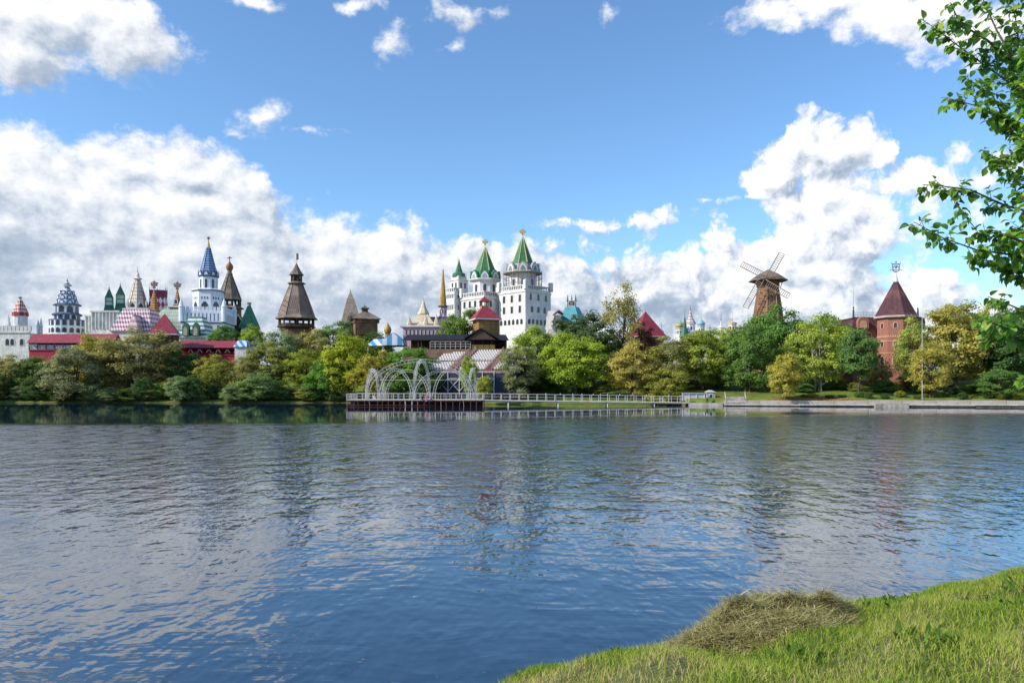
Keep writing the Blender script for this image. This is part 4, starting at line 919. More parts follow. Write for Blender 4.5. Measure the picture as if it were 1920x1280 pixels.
MB().add(vs, [(0,1,2,3),(7,6,5,4),(0,4,5,1),(1,5,6,2),(2,6,7,3),(3,7,4,0)]).build('deck', M('pale_deck', (.60,.58,.54), .2, 1, .8), T.e)
MB().tube(A+nrm*.1+Vector((0,0,-.28)), B+nrm*.1+Vector((0,0,-.28)), .09, n=4).build('girder', M('grey_girder', (.30,.28,.26), .3), T.e)
for f in (.12,.36,.60,.83):
    for g_ in (.12,.88): p = A+d_*f+nrm*g_; MB().tube((p.x,p.y,-1.4),(p.x,p.y,p.z-.1),.11,n=6).build('pile', whm, T.e)
railing(T.e, A+nrm*.04, B+nrm*.04, 23, whm, 1.12); railing(T.e, A+nrm*.96, B+nrm*.96, 23, whm, 1.12)
m = MB(); k0 = A+nrm*1.6
for i in range(10):
    p = A+d_*(i*.022)+nrm*2.4+Vector((0,0,.1+.02*i)); q_ = A+d_*((i+1)*.022)+nrm*2.4+Vector((0,0,.1+.02*i)); m.tube(p, q_+Vector((0,0,1.0)), .03, n=3); m.tube(p+Vector((0,0,1.0)), q_+Vector((0,0,1.0)), .04, n=3); m.tube(p, q_, .04, n=3); m.tube(p, p+Vector((0,0,1)), .03, n=3)
m.build('gangway_truss', M('brown_rail', (.30,.22,.17), .2), T.e)
bird_me = MB().lathe([(.0,0),(.05,.02),(.075,.07),(.05,.13),(.035,.16),(.04,.19),(.0,.22)], 6).add([(-.02,.05,.08),(.02,.05,.08),(0,.20,.06),(0,.05,.11)], [(0,1,2),(1,3,2),(3,0,2)]).mesh('gull'); bird_me.materials.append(M('white_feathers', (.72,.72,.72), .1, 9))
for f in (.02,.30,.37,.43,.475,.53,.565,.60,.66,.72,.79,.90):
    p = A+d_*f+nrm*.04+T.e.location; o = obj('gull', bird_me, None, None, (p.x, p.y, p.z+1.15), rng.uniform(0, 6)); tag(o, 'small white gull perched on the footbridge railing', 'gull', 'gulls on the footbridge railing')
# kiosk, booth, red lattice
T = Th('slatted_kiosk', 'low white slatted kiosk where the footbridge meets the quay', 'kiosk', 1300, 142.5, base=.5)
for i in range(7): T.box('slat', 1280, 1321, 0, .06, 737.4+i*2.0, 738.9+i*2.0, whm)
T.box('wall', 1280, 1321, .08, 2.2, 738, 751, M('grey_board', (.36,.40,.44), .2)); T.box('roof', 1279, 1322, -.2, 2.5, 736, 737.4, M('grey_board', (.36,.40,.44), .2))
for p in (1279.5,1292,1306,1321): T.box('post', p-.5, p+.5, -.12, -.01, 736.5, 752, whm)
m = MB(); m.tube((T.x(1291),-.9,T.h(743)),(T.x(1304),-.9,T.h(751)),.04,n=4); m.tube((T.x(1291),-.9,T.h(743)),(T.x(1291),-.9,T.h(752)),.04,n=4); m.build('ramp_rail', whm, T.e)
T = Th('ticket_booth', 'small grey ticket booth with pitched roof beside the slatted kiosk', 'booth', 1333, 143, base=.9)
T.box('wall', 1325, 1341, 0, 1.4, 735, 752, M('grey_board', (.36,.40,.44), .2)); MB().hip(T.x(1323.5), T.x(1342.5), -.2, 1.6, T.h(735), T.h(731), .1, .7).build('roof', M('pale_roof', (.5,.5,.48), .2), T.e)
window(T.e, DN, 0, T.h(746), .5, .7, 0, False, whm)
T = Th('rust_red_gate', 'rust red lattice gate standing behind the footbridge railing', 'gate', 1262, 146, base=.2)
for i in range(7): T.box('bar', 1254.5+i*2.5, 1255.5+i*2.5, 0, .08, 730+abs(i-3)*1.2, 754, M('rust_red_paint', (.26,.06,.03), .3))
for rr in (733.5,740,748): T.box('crossbar', 1254, 1271, -.03, .0, rr, rr+1, M('rust_red_paint', (.26,.06,.03), .3))
T.box('panel', 1254.5, 1270.5, .1, .14, 741, 754, M('rust_red_paint', (.26,.06,.03), .3))

# ---- 24 turquoise roofed house with sign
T = Th('turquoise_house', 'house with turquoise mansard roof carrying a small dark sign on posts', 'house', 1073, 222, rz=-.45)
tq = pat('turquoise_tiles', (.03,.30,.36), (.015,.19,.24), 'tiles', .5, .5, .12)
T.lathe('wall', [(19,720),(19,606)], white2, 4); T.lathe('roof', [(21,608),(18,596),(10,576)], tq, 4)
for p in (-8,0,8): T.lathe('sign_post', [(.75,577),(.75,566),(1.3,562),(.1,551)] if p else [(.5,569),(.5,563),(1.2,561),(.1,552)], iron, 6, T.w(p), -T.w(3))
mb = MB(); mb.tube((T.w(-11),-T.w(3),T.h(564.5)),(T.w(11),-T.w(3),T.h(564.5)),.12,n=4); mb.tube((T.w(-8),-T.w(3),T.h(573)),(T.w(8),-T.w(3),T.h(573)),.08,n=4); mb.build('sign_rail', iron, T.e)
pts = [(T.w(5.8)*math.copysign(abs(math.cos(t))**.5, math.cos(t)), T.h(569.3)+T.w(3.8)*math.copysign(abs(math.sin(t))**.5, math.sin(t))) for t in [i*math.pi/10 for i in range(20)]]
sg = MB().ext(pts, -T.w(3)-.2, -T.w(3)+.1).build('sign', M('sign_black', (.02,.018,.018), .1), T.e)
mb = MB()
for a0, a1, rr in ((-2.4,2.4,568.2),(-3.8,3.8,571.2)):
    xx = a0
    while xx < a1: mb.box(T.w(xx), T.w(xx+.55), -T.w(3)-.25, -T.w(3)-.19, T.h(rr+.6), T.h(rr-.6)); xx += .95
mb.build('lettering', M('sign_pale', (.55,.50,.48), .1), sg)
T = Th('leaning_roof_house', 'house with a steep pale slab roof next to the white palace', 'house', 1035, 214)
T.box('wall', 1027, 1052, 1, 8, 590, 720, pinkl); MB().add([(T.x(1022),-1,T.h(618)),(T.x(1034),-1,T.h(618)),(T.x(1041),1.2,T.h(582)),(T.x(1028),1.2,T.h(582)),(T.x(1022),-.5,T.h(618)),(T.x(1034),-.5,T.h(618)),(T.x(1041),1.7,T.h(582)),(T.x(1028),1.7,T.h(582))], [(0,1,2,3),(7,6,5,4),(0,4,5,1),(1,5,6,2),(2,6,7,3),(3,7,4,0)]).build('slab_roof', M('pale_slab', (.66,.60,.55), .15), T.e)
MB().ext([(T.x(1036),T.h(590)),(T.x(1048),T.h(580)),(T.x(1057),T.h(588)),(T.x(1048),T.h(583))], 0, 6).build('canopy', rust, T.e)
# ---- 26 red pyramid roof
T = Th('red_pyramid_pavilion', 'pavilion with a large plain crimson pyramid roof behind the sparse tree', 'pavilion', 1210, 192, rz=.3)
T.lathe('wall', [(25,720),(25,628)], logd, 4); T.lathe('roof', [(29.5,632),(.4,584)], redroof, 4); finial(T, 588, 574, redp, ball=False); T.lathe('eaves', [(30,633),(30,631.5)], pinkl, 4)
# ---- 27 distant domes
def dome(px, D, label, base_hw, rows, mat_b, mat_d, kind):
    T = Th('small_domed_tower', label, 'tower', px, D); w, (bt, dt, tip) = base_hw, rows
    T.lathe('drum', [(w,720),(w,bt+1),(w*1.2,bt),(w*1.2,bt-1)], mat_b, 8)
    if kind == 'onion': h = bt-dt; T.lathe('dome', [(w*.9,bt-1),(w*1.25,bt-h*.3),(w*1.1,bt-h*.55),(w*.4,bt-h*.85),(w*.12,dt)], mat_d, 12, smooth=True)
    else: T.lathe('dome', [(w*1.25,bt-1),(w*.5,(bt+dt)/2+2),(w*.08,dt)], mat_d, 8)
    finial(T, dt+2, tip, gold if kind == 'onion' else iron)
    for a in EIGHT: window(T.e, a, T.w(w), T.h(bt+10), T.w(w*.35), T.w(6), 0, True, None)
bluew = M('sky_blue_dome', (.25,.42,.60), .2, 1, .4)
dome(1275, 262, 'little tower with green and gold striped onion dome', 7, (616,601,593), white2, pat('green_gold_stripes', (.45,.38,.14), (.12,.28,.16), 'vstripe', 1.2), 'onion')
dome(1284, 240, 'slim dark green spire in front of the small domes', 7.5, (632,594,578), woodd, greend, 'spire')
dome(1294.5, 265, 'little tower with pinkish banded cone roof among the small domes', 8, (608,580,572), bluish, pat('pink_bands', (.60,.50,.45), (.36,.28,.26), 'stripe', 1.1), 'spire')
dome(1314.5, 258, 'little white tower with sky blue onion dome and gilt tip', 6, (612,598,588), white2, bluew, 'onion')
dome(1331, 258, 'tiny white turret with a pale cone beside the blue dome', 4, (624,616,610), bluish, bluew, 'spire'); dome(1240, 250, 'tiny turret with pale blue cone beside the crimson pyramid', 4, (622,611,604), white2, bluew, 'spire')
dome(1352, 255, 'white turret with thin tip behind the yellow trees', 4.5, (615,601,590), white2, white2, 'spire'); dome(1373, 255, 'low peach dome with thin tip beside the windmill', 7, (608,602,586), pinkl, M('peach_dome', (.60,.40,.28), .2), 'onion')
T = Th('white_blue_hall', 'low white and blue hall under the small domes', 'hall', 1310, 262); T.box('wall', 1283, 1338, 0, 8, 622, 720, bluish); T.box('band', 1283, 1338, -.1, 0, 627, 630, M('mid_blue', (.14,.25,.50), .2)); T.box('cornice', 1282, 1339, -.3, 8.3, 620.5, 622.5, white2)
for i in range(8): window(T.e, DN, 0, T.h(640), .9, 1.5, T.x(1288+i*6.5), True, white2)
# ---- 28 windmill
T = Th('windmill', 'brown timber windmill with four lattice sails and shingled cap', 'windmill', 1440, 182)
T.lathe('body', [(31,720),(24,590),(16,531)], pat('brown_mill_boards', (.27,.15,.085), (.12,.065,.04), 'tiles', .45, .85, .14), 8); ribs(T, [(31,720),(24,590),(16,531)], 8, M('tan_corner_board', (.42,.25,.13), .3), .16)
T.lathe('cap_wall', [(16,542),(19,538),(19,526)], logd, 8)
T.lathe('cap_roof', [(33,527.5),(32,525.5),(17,514),(1,505.5)], pat('brown_shingles', (.27,.20,.15), (.13,.095,.07), 'tiles', .32, .85, .14), 8); finial(T, 507, 501, woodd, ball=False)
for s_ in (-1, 1):
    MB().tube((s_*T.w(22), -.6, T.h(539)), (s_*T.w(25), -.6, T.h(529)), .12, n=4).build('brace', logm, T.e)
window(T.e, DN, T.w(21), T.h(566), .7, 1.1, 0, False, logd)
hub = Vector((T.x(1422.5), -T.w(23)-1.2, T.h(527.5))); MB().tube((T.x(1431), 0, T.h(527)), tuple(hub+Vector((-.2,-.35,0))), .3, .22, 8).build('axle', woodd, T.e)
sw = M('weathered_sail_wood', (.27,.21,.17), .3, 1.5, .85)
xv = Vector((.93, -.36, 0))                                      # sail plane turned to the left
for ang, Ln in ((61.5, 7.0), (149.5, 6.4), (241.5, 7.9), (-33, 6.9)):
    a = math.radians(ang); dv = xv*math.cos(a)+Vector((0,0,1))*math.sin(a); pv_ = xv*math.sin(a)-Vector((0,0,1))*math.cos(a); m = MB()
    off = Vector((0,0,0)) if ang in (61.5, 241.5) else Vector((-.05,-.14,0))
    h0 = hub+off
    m.tube(h0, h0+dv*Ln, .15, .11, 4); m.tube(h0+dv*1.1+pv_*1.3, h0+dv*Ln+pv_*1.3, .10, n=4)
    n_ = int(Ln/.55)
    for i in range(n_+1): t = 1.1+(Ln-1.1)*i/n_; m.tube(h0+dv*t-pv_*.1, h0+dv*t+pv_*1.35, .07, n=4)
    m.build('sail', sw, T.e)
# ---- 29 brick tower
T = Th('brick_castle', 'red brick octagonal tower with maroon tent roof, wing and ornate weathervane', 'castle', 1680, 152)
brick = pat('orange_brick', (.38,.165,.115), (.27,.13,.095), 'brick', .16, .85, .16, (.30,.12,.085)); maroon = pat('maroon_shingles', (.105,.038,.042), (.055,.018,.022), 'tiles', .4, .55, .12, (.15,.06,.055)); trimbr = M('pale_brick_trim', (.55,.30,.21), .2, 1.5, .8)
T.lathe('tower', [(31,760),(31,600),(32,598),(32,596)], brick, 8, rot=DN+.28)
for rr in (640,632,662,690): T.lathe('string_course', [(31.9,rr+1.4),(31.9,rr)], trimbr, 8, rot=DN+.28)
for i in range(8):
    a = DN+.28+(i-4)*math.pi/4
    for rr, w_, h_ in ((616,.55,1.0),(650,.6,1.1),(684,.85,1.7)): window(T.e, a, T.w(31), T.h(rr), w_, h_, 0, True, trimbr)
    for k_ in range(7): window(T.e, a, T.w(31), T.h(633), .18, .42, (k_-3)*.42, False, None, pane=trimbr, name='dentil')
T.lathe('eaves', [(36.5,597),(37,595.5),(37,593.5)], M('eaves_board', (.50,.40,.36), .2), 8, rot=DN+.28); T.lathe('tent_roof', [(35.5,593.6),(32,587),(3.6,528)], maroon, 8, rot=DN+.28); ribs(T, [(35.5,593.6),(32,587),(3.6,528)], 8, M('maroon_ridge', (.15,.06,.06), .2), .05, rot=DN+.28)
T.lathe('zinc_tip', [(4,528.5),(.4,511)], M('zinc', (.55,.56,.58), .15, 1, .4), 8)
gm = M('weathervane_steel', (.16,.21,.26), .2, 2, .5); m = MB(); u_ = T.w(1)
sh = [(-7,506),(-7,495.5),(7,495.5),(7,506),(4,508.5),(0,510.5),(-4,508.5),(-7,506)]
m.path([(a*u_,0,T.h(b)) for a, b in sh], .09, n=5); m.path([(a*u_*.6,0,T.h(503+(b-503)*.6)) for a, b in sh], .06, n=4)
for a0, b0, a1, b1 in ((-12,506.5,12,506.5),(-8.5,493,-6,495.5),(8.5,493,6,495.5),(0,495.5,0,489.5),(-1.8,491.3,1.8,491.3),(0,511,0,505),(-3,499,3,499),(0,497,0,505),(-7,500,-4.2,500),(7,500,4.2,500)): m.tube((a0*u_,0,T.h(b0)),(a1*u_,0,T.h(b1)),.07,n=4)
for cx_, cz in ((-8.5,493.5),(8.5,493.5),(0,493),(-4,494.5),(4,494.5)): m.lathe([(0,T.h(cz)-.13),(.13,T.h(cz)),(0,T.h(cz)+.13)], 6, cx_*u_, 0)
m.lathe([(.05,T.h(503)),(.28,T.h(501)),(.2,T.h(498.5)),(.05,T.h(497.5))], 6); m.build('weathervane', gm, T.e)
T.box('wing', 1612, 1745, 3, 13, 612, 760, brick)
MB().hip(T.x(1609), T.x(1748), 2.6, 13.4, T.h(613), T.h(593), T.w(60), 4).build('mansard_roof', maroon, T.e); T.box('roof_deck', 1617, 1741, 4, 12, 591.5, 593.5, woodd)
m = MB()
for yy in (4.1,):
    for i in range(42): xx = T.x(1619+i*2.95); m.tube((xx,yy,T.h(592)),(xx,yy,T.h(582 if i % 6 else 577)),.025,n=3)
    for rr in (582,587,591): m.tube((T.x(1618),yy,T.h(rr)),(T.x(1741),yy,T.h(rr)),.035,n=4)
m.build('roof_railing', iron, T.e)
for p, top, bulb in ((1617.5,532,573),(1741.5,563,575)):
    m = MB(); m.lathe([(.22,T.h(593)),(.16,T.h(578)),(.05,T.h(574))], 6, T.x(p), 4.1); m.tube((T.x(p),4.1,T.h(576)),(T.x(p),4.1,T.h(top)),.04,.02,5); m.lathe([(0,T.h(bulb+2)),(.2,T.h(bulb)),(0,T.h(bulb-3))], 6, T.x(p), 4.1); m.build('roof_finial', iron, T.e)
for p in (1628, 1735): gable(T.e, DN, -2.5, T.h(614), 2.2, 2.4, brick, 1.0, T.x(p), False, 'dormer', trim=trimbr)
for p in (1618,1630,1642,1722,1734): window(T.e, DN, -3, T.h(640), .9, 1.9, T.x(p), True, trimbr)
T = Th('flagpole', 'thin white flagpole in front of the yellow tree by the brick castle', 'flagpole', 1729, 134)
T.lathe('base', [(1.6,752),(1.6,745),(.9,744)], con, 8); MB().tube((0,0,0),(0,0,T.h(554)),.05,.025,6).build('pole', whm, T.e)
T = Th('white_shed', 'long low white shed roof beyond the trees beside the brick castle', 'shed', 1588, 190); T.box('wall', 1568, 1616, 0, 8, 618, 720, white2); MB().hip(T.x(1567), T.x(1617), -.4, 8.4, T.h(618), T.h(612), T.w(23), .2).build('roof', M('pale_sheet_roof', (.55,.57,.6), .15), T.e)

# ------------------------------------------------------------------ trees
def leaf_mat():
    m = bpy.data.materials.new('leaves'); m.use_nodes = True; k = NT(m.node_tree); k.n.remove(k.n['Principled BSDF'])
    at = k.node('ShaderNodeAttribute'); at.attribute_name = 'lv'; oi = k.node('ShaderNodeObjectInfo')
    c = k.vm('MULTIPLY', oi.outputs['Color'], k.ramp(at.outputs['Fac'], [(0, (.50,.60,.55)), (.5, (1,1,1)), (1, (1.6,1.5,1.25))]))
    d = k.node('ShaderNodeBsdfDiffuse'); t = k.node('ShaderNodeBsdfTranslucent'); k.put(d.inputs[0], c); k.put(t.inputs[0], k.vm('MULTIPLY', c, (1.1, 1.15, .7)))
    mx = k.node('ShaderNodeMixShader'); mx.inputs[0].default_value = .5; k.l.new(d.outputs[0], mx.inputs[1]); k.l.new(t.outputs[0], mx.inputs[2])
    k.l.new(mx.outputs[0], k.n['Material Output'].inputs[0]); return m
LEAF = leaf_mat(); BARK = M('bark', (.10,.075,.055), .35, 1.2, .95, .6); BIRCH = M('pale_bark', (.45,.42,.37), .5, 2.5, .9, .3)
def leaf_mesh(name, c, nrm, size, val, rg, aspect=.6):
    n = len(c); nrm = nrm/np.linalg.norm(nrm, axis=1, keepdims=True)
    t = rg.normal(size=(n, 3)); t -= nrm*(t*nrm).sum(1, keepdims=True); t /= np.linalg.norm(t, axis=1, keepdims=True); b = np.cross(nrm, t)
    s = (size*rg.uniform(.65, 1.35, n))[:, None]
    v = np.stack([c-t*s, c+b*s*aspect-nrm*s*.12, c+t*s, c-b*s*aspect-nrm*s*.12], 1).reshape(-1, 3)
    me = bpy.data.meshes.new(name); me.vertices.add(4*n); me.vertices.foreach_set('co', v.astype(np.float32).ravel())
    me.loops.add(4*n); me.loops.foreach_set('vertex_index', np.arange(4*n, dtype=np.int32)); me.polygons.add(n)
    me.polygons.foreach_set('loop_start', np.arange(n, dtype=np.int32)*4)
    me.update(calc_edges=True)
    a = me.attributes.new('lv', 'FLOAT', 'POINT'); a.data.foreach_set('value', np.repeat(np.clip(val, 0, 1), 4).astype(np.float32))
    me.materials.append(LEAF); return me
def make_tree(seed, kind):
    """nominal tree, 10 m high and 4 m in radius; returns crown mesh, trunk mesh"""
    rg = np.random.default_rng(seed); H = 10.0
    P = dict(round=(150, .10, 1.0, 1.0, 20000, .140), bush=(160, .0, 1.0, .9, 21000, .135), tall=(130, .24, .85, 1.0, 17000, .140), sparse=(90, .14, .75, 1.0, 7500, .115), airy=(130, .08, 1.0, 1.0, 12500, .132))[kind]
    nc, lo, rad, _, nl, ls = P; cs = []
    ph = rg.uniform(0, 6.28, 4)
    while len(cs) < nc:
        d = rg.normal(size=3); d /= np.linalg.norm(d); rr = rg.uniform(.35, 1.0)**.5
        az = math.atan2(d[1], d[0]); lobe = 1+.16*math.sin(2*az+ph[0])+.12*math.sin(3*az+ph[1]+3*d[2])
        q = d*rr*lobe
        zc = (q[2]*.5+.5); z = H*(lo+(1-lo)*np.clip(zc, 0, 1)*.92)+.2
        wid = 4.0*rad
        if kind == 'sparse': wid *= .35+.75*math.sin(math.pi*min(1, max(0, (z/H-lo)/(1-lo)))**.8)
        if kind == 'bush': wid *= 1.0 if zc > .3 else 1.12
        cs.append((q[0]*wid*.86, q[1]*wid*.86, min(z, 9.5), rg.uniform(.5, 1.1)*(.8 if kind == 'sparse' else 1)))
    cs = np.array(cs); w = cs[:, 3]**2; idx = rg.choice(nc, nl, p=w/w.sum())
    d = rg.normal(size=(nl, 3)); d /= np.linalg.norm(d, axis=1, keepdims=True); d[:, 2] = np.where(d[:, 2] < -.35, -d[:, 2]*.6, d[:, 2])
    rr = rg.uniform(.25, 1.12, nl)[:, None]*cs[idx, 3][:, None]*np.array([1, 1, .95])
    c = cs[idx, :3]+d*rr + rg.normal(0, .08, (nl, 3))
    if kind == 'sparse': c += rg.normal(0, .22, (nl, 3))
    c[:, 2] = np.maximum(c[:, 2], .15)
    out = c-np.array([0, 0, H*.45]); out /= np.linalg.norm(out, axis=1, keepdims=True)
    nrm = d*.75+out*.35+rg.normal(0, .45, (nl, 3))+np.array([0, 0, .25])
    val = .42+rg.normal(0, .17, nl)+(rg.uniform(-.22, .22, nc))[idx]
    crown = leaf_mesh('crown', c, nrm, np.full(nl, ls), val, rg)
    m = MB(); rs = random.Random(seed); tops = cs[np.argsort(-cs[:, 3])][:(30 if kind in ('sparse', 'airy') else 18)]
    stems = [(0, 0)] if kind in ('tall', 'round', 'sparse') else [(-.35, .1), (.3, -.2), (.05, .35)]
    for sx, sy in stems:
        lean = (rs.uniform(-.5, .5), rs.uniform(-.5, .5)); pts = [(sx, sy, -.4)]
        for i in range(1, 6): f = i/5; pts.append((sx+lean[0]*f*1.6+rs.uniform(-.12, .12), sy+lean[1]*f*1.6+rs.uniform(-.12, .12), H*.72*f))
        m.path(pts, .19 if len(stems) == 1 else .13, .05, 7)
        for j, t in enumerate(tops):
            if j % len(stems) != stems.index((sx, sy)): continue
            zz = max(1.0, min(t[2]-1.2, H*.62)*rs.uniform(.55, .95)); f = min(zz/(H*.72), 1)*5; i0 = min(int(f), 4); g = f-i0
            p0 = Vector(pts[i0]).lerp(Vector(pts[i0+1]), g); p3 = Vector(t[:3]); mid = p0.lerp(p3, .5)+Vector((rs.uniform(-.2, .2), rs.uniform(-.2, .2), -.15))
            m.path([p0, mid, p3], .065, .015, 5)
            for _ in range(3 if kind in ('sparse', 'airy') else 1):
                e = p3+Vector((rs.uniform(-1, 1), rs.uniform(-1, 1), rs.uniform(0, 1.1))); m.path([mid.lerp(p3, rs.uniform(.2, .9)), e], .025, .008, 3)
    return crown, m.mesh('trunk')
KINDS = {}
for kd, ns in (('round', 4), ('bush', 3), ('tall', 3), ('sparse', 2), ('airy', 3)):
    KINDS[kd] = [make_tree(100+17*i+len(kd)*7+ord(kd[0]), kd) for i in range(ns)]
C = dict(olive=(.36,.35,.12), grey=(.31,.37,.19), yel=(.50,.50,.12), gold=(.50,.47,.13), ygreen=(.41,.43,.09), green=(.20,.31,.085), dark=(.13,.21,.08), brown=(.44,.38,.16), red=(.17,.08,.06), lime=(.44,.47,.08))
tr_rng = random.Random(77); cnt = {}
def tree(px, top, hw, D, kind, col, label, cat='tree', base=None, name=None, bark=None, rz=None, group=None):
    X = (px-960)*D/F; b = gz(X, D)-.1 if base is None else base; h = CAMZ+(HOR-top)*D/F-b; wm = hw*D/F
    i = cnt.get(kind, 0); cnt[kind] = i+1; cm, tm = KINDS[kind][i % len(KINDS[kind])]
    e = bpy.data.objects.new(name or {'bush': 'willow_bush'}.get(kind, 'leafy_tree'), None); COL.objects.link(e); e.location = (X, D, b)
    e.rotation_euler = (0, 0, tr_rng.uniform(0, 6.28) if rz is None else rz); sr = wm/(3.95 if kind not in ('sparse', 'tall') else 3.3); e.scale = (sr, sr, h/10.0)
    o = obj('crown', cm, None, e); j = lambda v: v*tr_rng.uniform(.9, 1.12); o.color = (*[j(v) for v in C[col]], 1)
    if bark is BIRCH:
        t2 = bpy.data.objects.new('trunk', tm.copy()); COL.objects.link(t2); t2.parent = e; t2.data.materials.clear(); t2.data.materials.append(BIRCH)
    else: obj('trunk', tm, BARK, e)
    tag(e, label, cat, group)
    return e
TREES = [
 (-60,650,60,172,'round','olive','olive tree in front of the crenellated wall, standing behind the brownish one'),
 (12,664,46,168,'airy','brown','thin brownish tree in front of the crenellated wall'),
 (66,668,42,170,'round','green','small green tree where the crenellated wall meets the crimson gallery'),
 (140,650,62,163.5,'bush','grey','broad grey green willow bush leaning to the water below the crimson gallery'),
 (172,629,42,174,'round','yel','bright yellow topped tree in front of the crimson gallery'),
 (212,640,40,172,'airy','olive','olive tree between the yellow topped tree and the large brownish one'),
 (255,613,72,169,'airy','brown','large brownish olive tree below the pink chequered roof'),
 (300,650,40,176,'round','olive','olive tree half hiding the log tower with crimson pyramid roof'),
 (345,655,42,173,'round','dark','dark green tree right of the crimson pyramid log tower'),
 (398,664,38,166,'airy','ygreen','yellow green tree below the lower crimson gallery roof'),
 (424,609,36,196,'round','green','rounded green tree at the foot of the blue spired tower'),
 (474,611,34,197,'round','ygreen','rounded yellow green tree at the foot of the green tent roof'),
 (452,668,40,167,'airy','olive','olive tree below the small blue shed'),
 (502,640,58,172,'round','olive','broad olive tree between the blue shed and the timber watchtower'),
 (486,694,40,162,'bush','grey','low grey green willow bush by the water below the olive tree'),
 (528,615,48,188,'airy','grey','grey green tree at the foot of the timber watchtower'),
 (586,616,40,190,'airy','brown','thin brownish tree covering the base of the timber watchtower'),
 (572,655,46,170,'airy','ygreen','yellow green tree leaning over the bank below the timber watchtower'),
 (632,602,50,194,'round','grey','grey green tree left of the pale shingled spire'),
 (700,622,44,186,'round','dark','dark tree in front of the square log tower'),
 (655,628,62,164,'round','lime','large yellow green tree beside the stage pier'),
 (610,672,40,163,'bush','green','green bush at the water left of the stage pier'),
 (768,650,60,150,'bush','green','wide green willow behind the arch frame'),
 (705,658,50,158,'round','ygreen','dense yellow green tree behind the left end of the arch frame'),
 (800,690,38,146,'bush','dark','dark low bush under the grandstand behind the arch frame'),
 (867,580,44,180,'round','green','dark green tree in front of the pink palace beside the crimson lantern tower'),
 (879,668,15,141,'tall','lime','slim yellow green sapling in front of the grandstand seats'),
 (908,704,15,138,'tall','lime','short lime sapling at the right end of the arch frame'),
 (966,646,46,142,'bush','grey','rounded grey green willow at the end of the grandstand'),
 (1002,610,58,166,'round','yel','yellow green tree below the white palace'),
 (1090,588,62,168,'round','dark','large dark green tree below the turquoise house'),
 (1140,618,40,172,'round','dark','dark green tree under the tall sparse tree'),
 (1078,624,62,143,'round','lime','big bright yellow green maple behind the footbridge'),
 (1163,531,46,170,'sparse','brown','tall sparse brownish tree rising against the clouds'),
 (1206,604,28,172,'airy','red','dark red leaved tree in front of the crimson pyramid'),
 (1184,640,58,140,'round','gold','golden maple behind the footbridge'),
 (1258,630,56,141,'airy','olive','thin olive tree with many bare stems behind the rust red gate'),
 (1318,618,58,142,'round','ygreen','yellow green maple behind the slatted kiosk'),
 (1255,690,44,134,'bush','ygreen','low yellow green bush behind the footbridge next to the rust red gate'),
 (1362,612,36,146,'tall','yel','yellow birch with pale trunk beside the quay steps'),
 (1402,596,56,136,'bush','green','tall green tree left of the windmill foot'),
 (1448,574,62,146,'round','green','broad green tree hiding the windmill foot'),
 (1472,664,36,124,'tall','yel','small yellow tree standing on the quay grass'),
 (1503,600,46,150,'round','dark','dark green tree behind the yellow leaning tree'),
 (1534,592,62,136,'airy','yel','yellow tree with pale leaning stems above the leaf strewn slope'),
 (1552,586,44,156,'round','green','green tree behind the yellow leaning tree, nearest the white shed'),
 (1610,614,42,128,'tall','green','green tree with dark straight trunk in front of the brick castle wing'),
 (1648,680,28,134,'airy','brown','small reddish brown tree at the foot of the brick tower'),
 (1712,594,40,134,'airy','gold','golden tree in front of the brick tower right side'),
 (1792,568,74,138,'round','gold','large golden tree right of the flagpole'),
 (1748,640,46,126,'airy','yel','low yellow tree at the flagpole foot'),
 (1850,570,56,150,'round','ygreen','yellow green tree behind the large golden one'),
 (1896,582,70,136,'round','dark','large dark green tree next to the large golden one'),
 (1880,690,50,125,'bush','green','green bush on the quay grass under the large dark tree'),
 (1990,590,80,140,'round','green','big green tree beyond the large dark tree along the quay'),
 (2080,600,80,150,'round','ygreen','yellow green tree at the far end of the quay'),
 (-150,640,70,176,'round','green','green tree at the far end of the left bank'),
]
for t in TREES:
    t = list(t)
    if 950 < t[0] < 1350 and t[3] < 152: t[3] += 12
    elif t[0] >= 1350 and t[3] < 152: t[3] += max(4, 14-(t[0]-1350)*.012)
    elif 640 < t[0] < 950 and t[3] < 152: t[3] += 9
    tree(*t[:6], t[6], bark=BIRCH if ('birch' in t[6] or 'pale leaning' in t[6]) else None)
# undergrowth along both banks
CN = dict(dark='dark green', green='mid green', grey='grey green', olive='olive', ygreen='yellow green')
ug = random.Random(9)
for i in range(44):
    px = -60+i*16.5+ug.uniform(-6, 6); 
    if 640 < px < 700: continue
    D = float(shore((px-960)*160/F))+(ug.uniform(2, 24) if i % 2 else ug.uniform(.6, 4))
    cc = ug.choice(['dark','green','grey','olive','dark'])
    tree(px, HOR+ug.uniform(-22, 6)-(D-160)*.6, ug.uniform(16, 30), D, 'bush', cc, 'low %s leafy shrub in the undergrowth of the left bank' % CN[cc], 'shrub', name='shrub', group='%s shrubs of the left bank' % CN[cc])
for i in range(42):
    px = 1010+i*24+ug.uniform(-8, 8); X = (px-960)*138/F; D = float(shore(X))+ug.uniform(9, 26)
    if 1340 < px < 1480: D += 10
    cc = ug.choice(['dark','green','ygreen','green','olive'])
    tree(px, HOR+ug.uniform(-26, 2), ug.uniform(14, 28), D, 'bush', cc, 'low %s leafy shrub behind the quay and footbridge' % CN[cc], 'shrub', name='shrub', group='%s shrubs behind the quay' % CN[cc])
for i in range(16):
    px = 1500+i*27+ug.uniform(-9, 9); X = (px-960)*133/F; D = float(shore(X))+ug.uniform(3, 6)
    tree(px, ug.uniform(728, 740), ug.uniform(7, 13), D, 'bush', ug.choice(['green','dark','ygreen']), 'small green weed shrub along the top of the quay wall', 'shrub', name='shrub', group='weed shrubs on the quay wall')
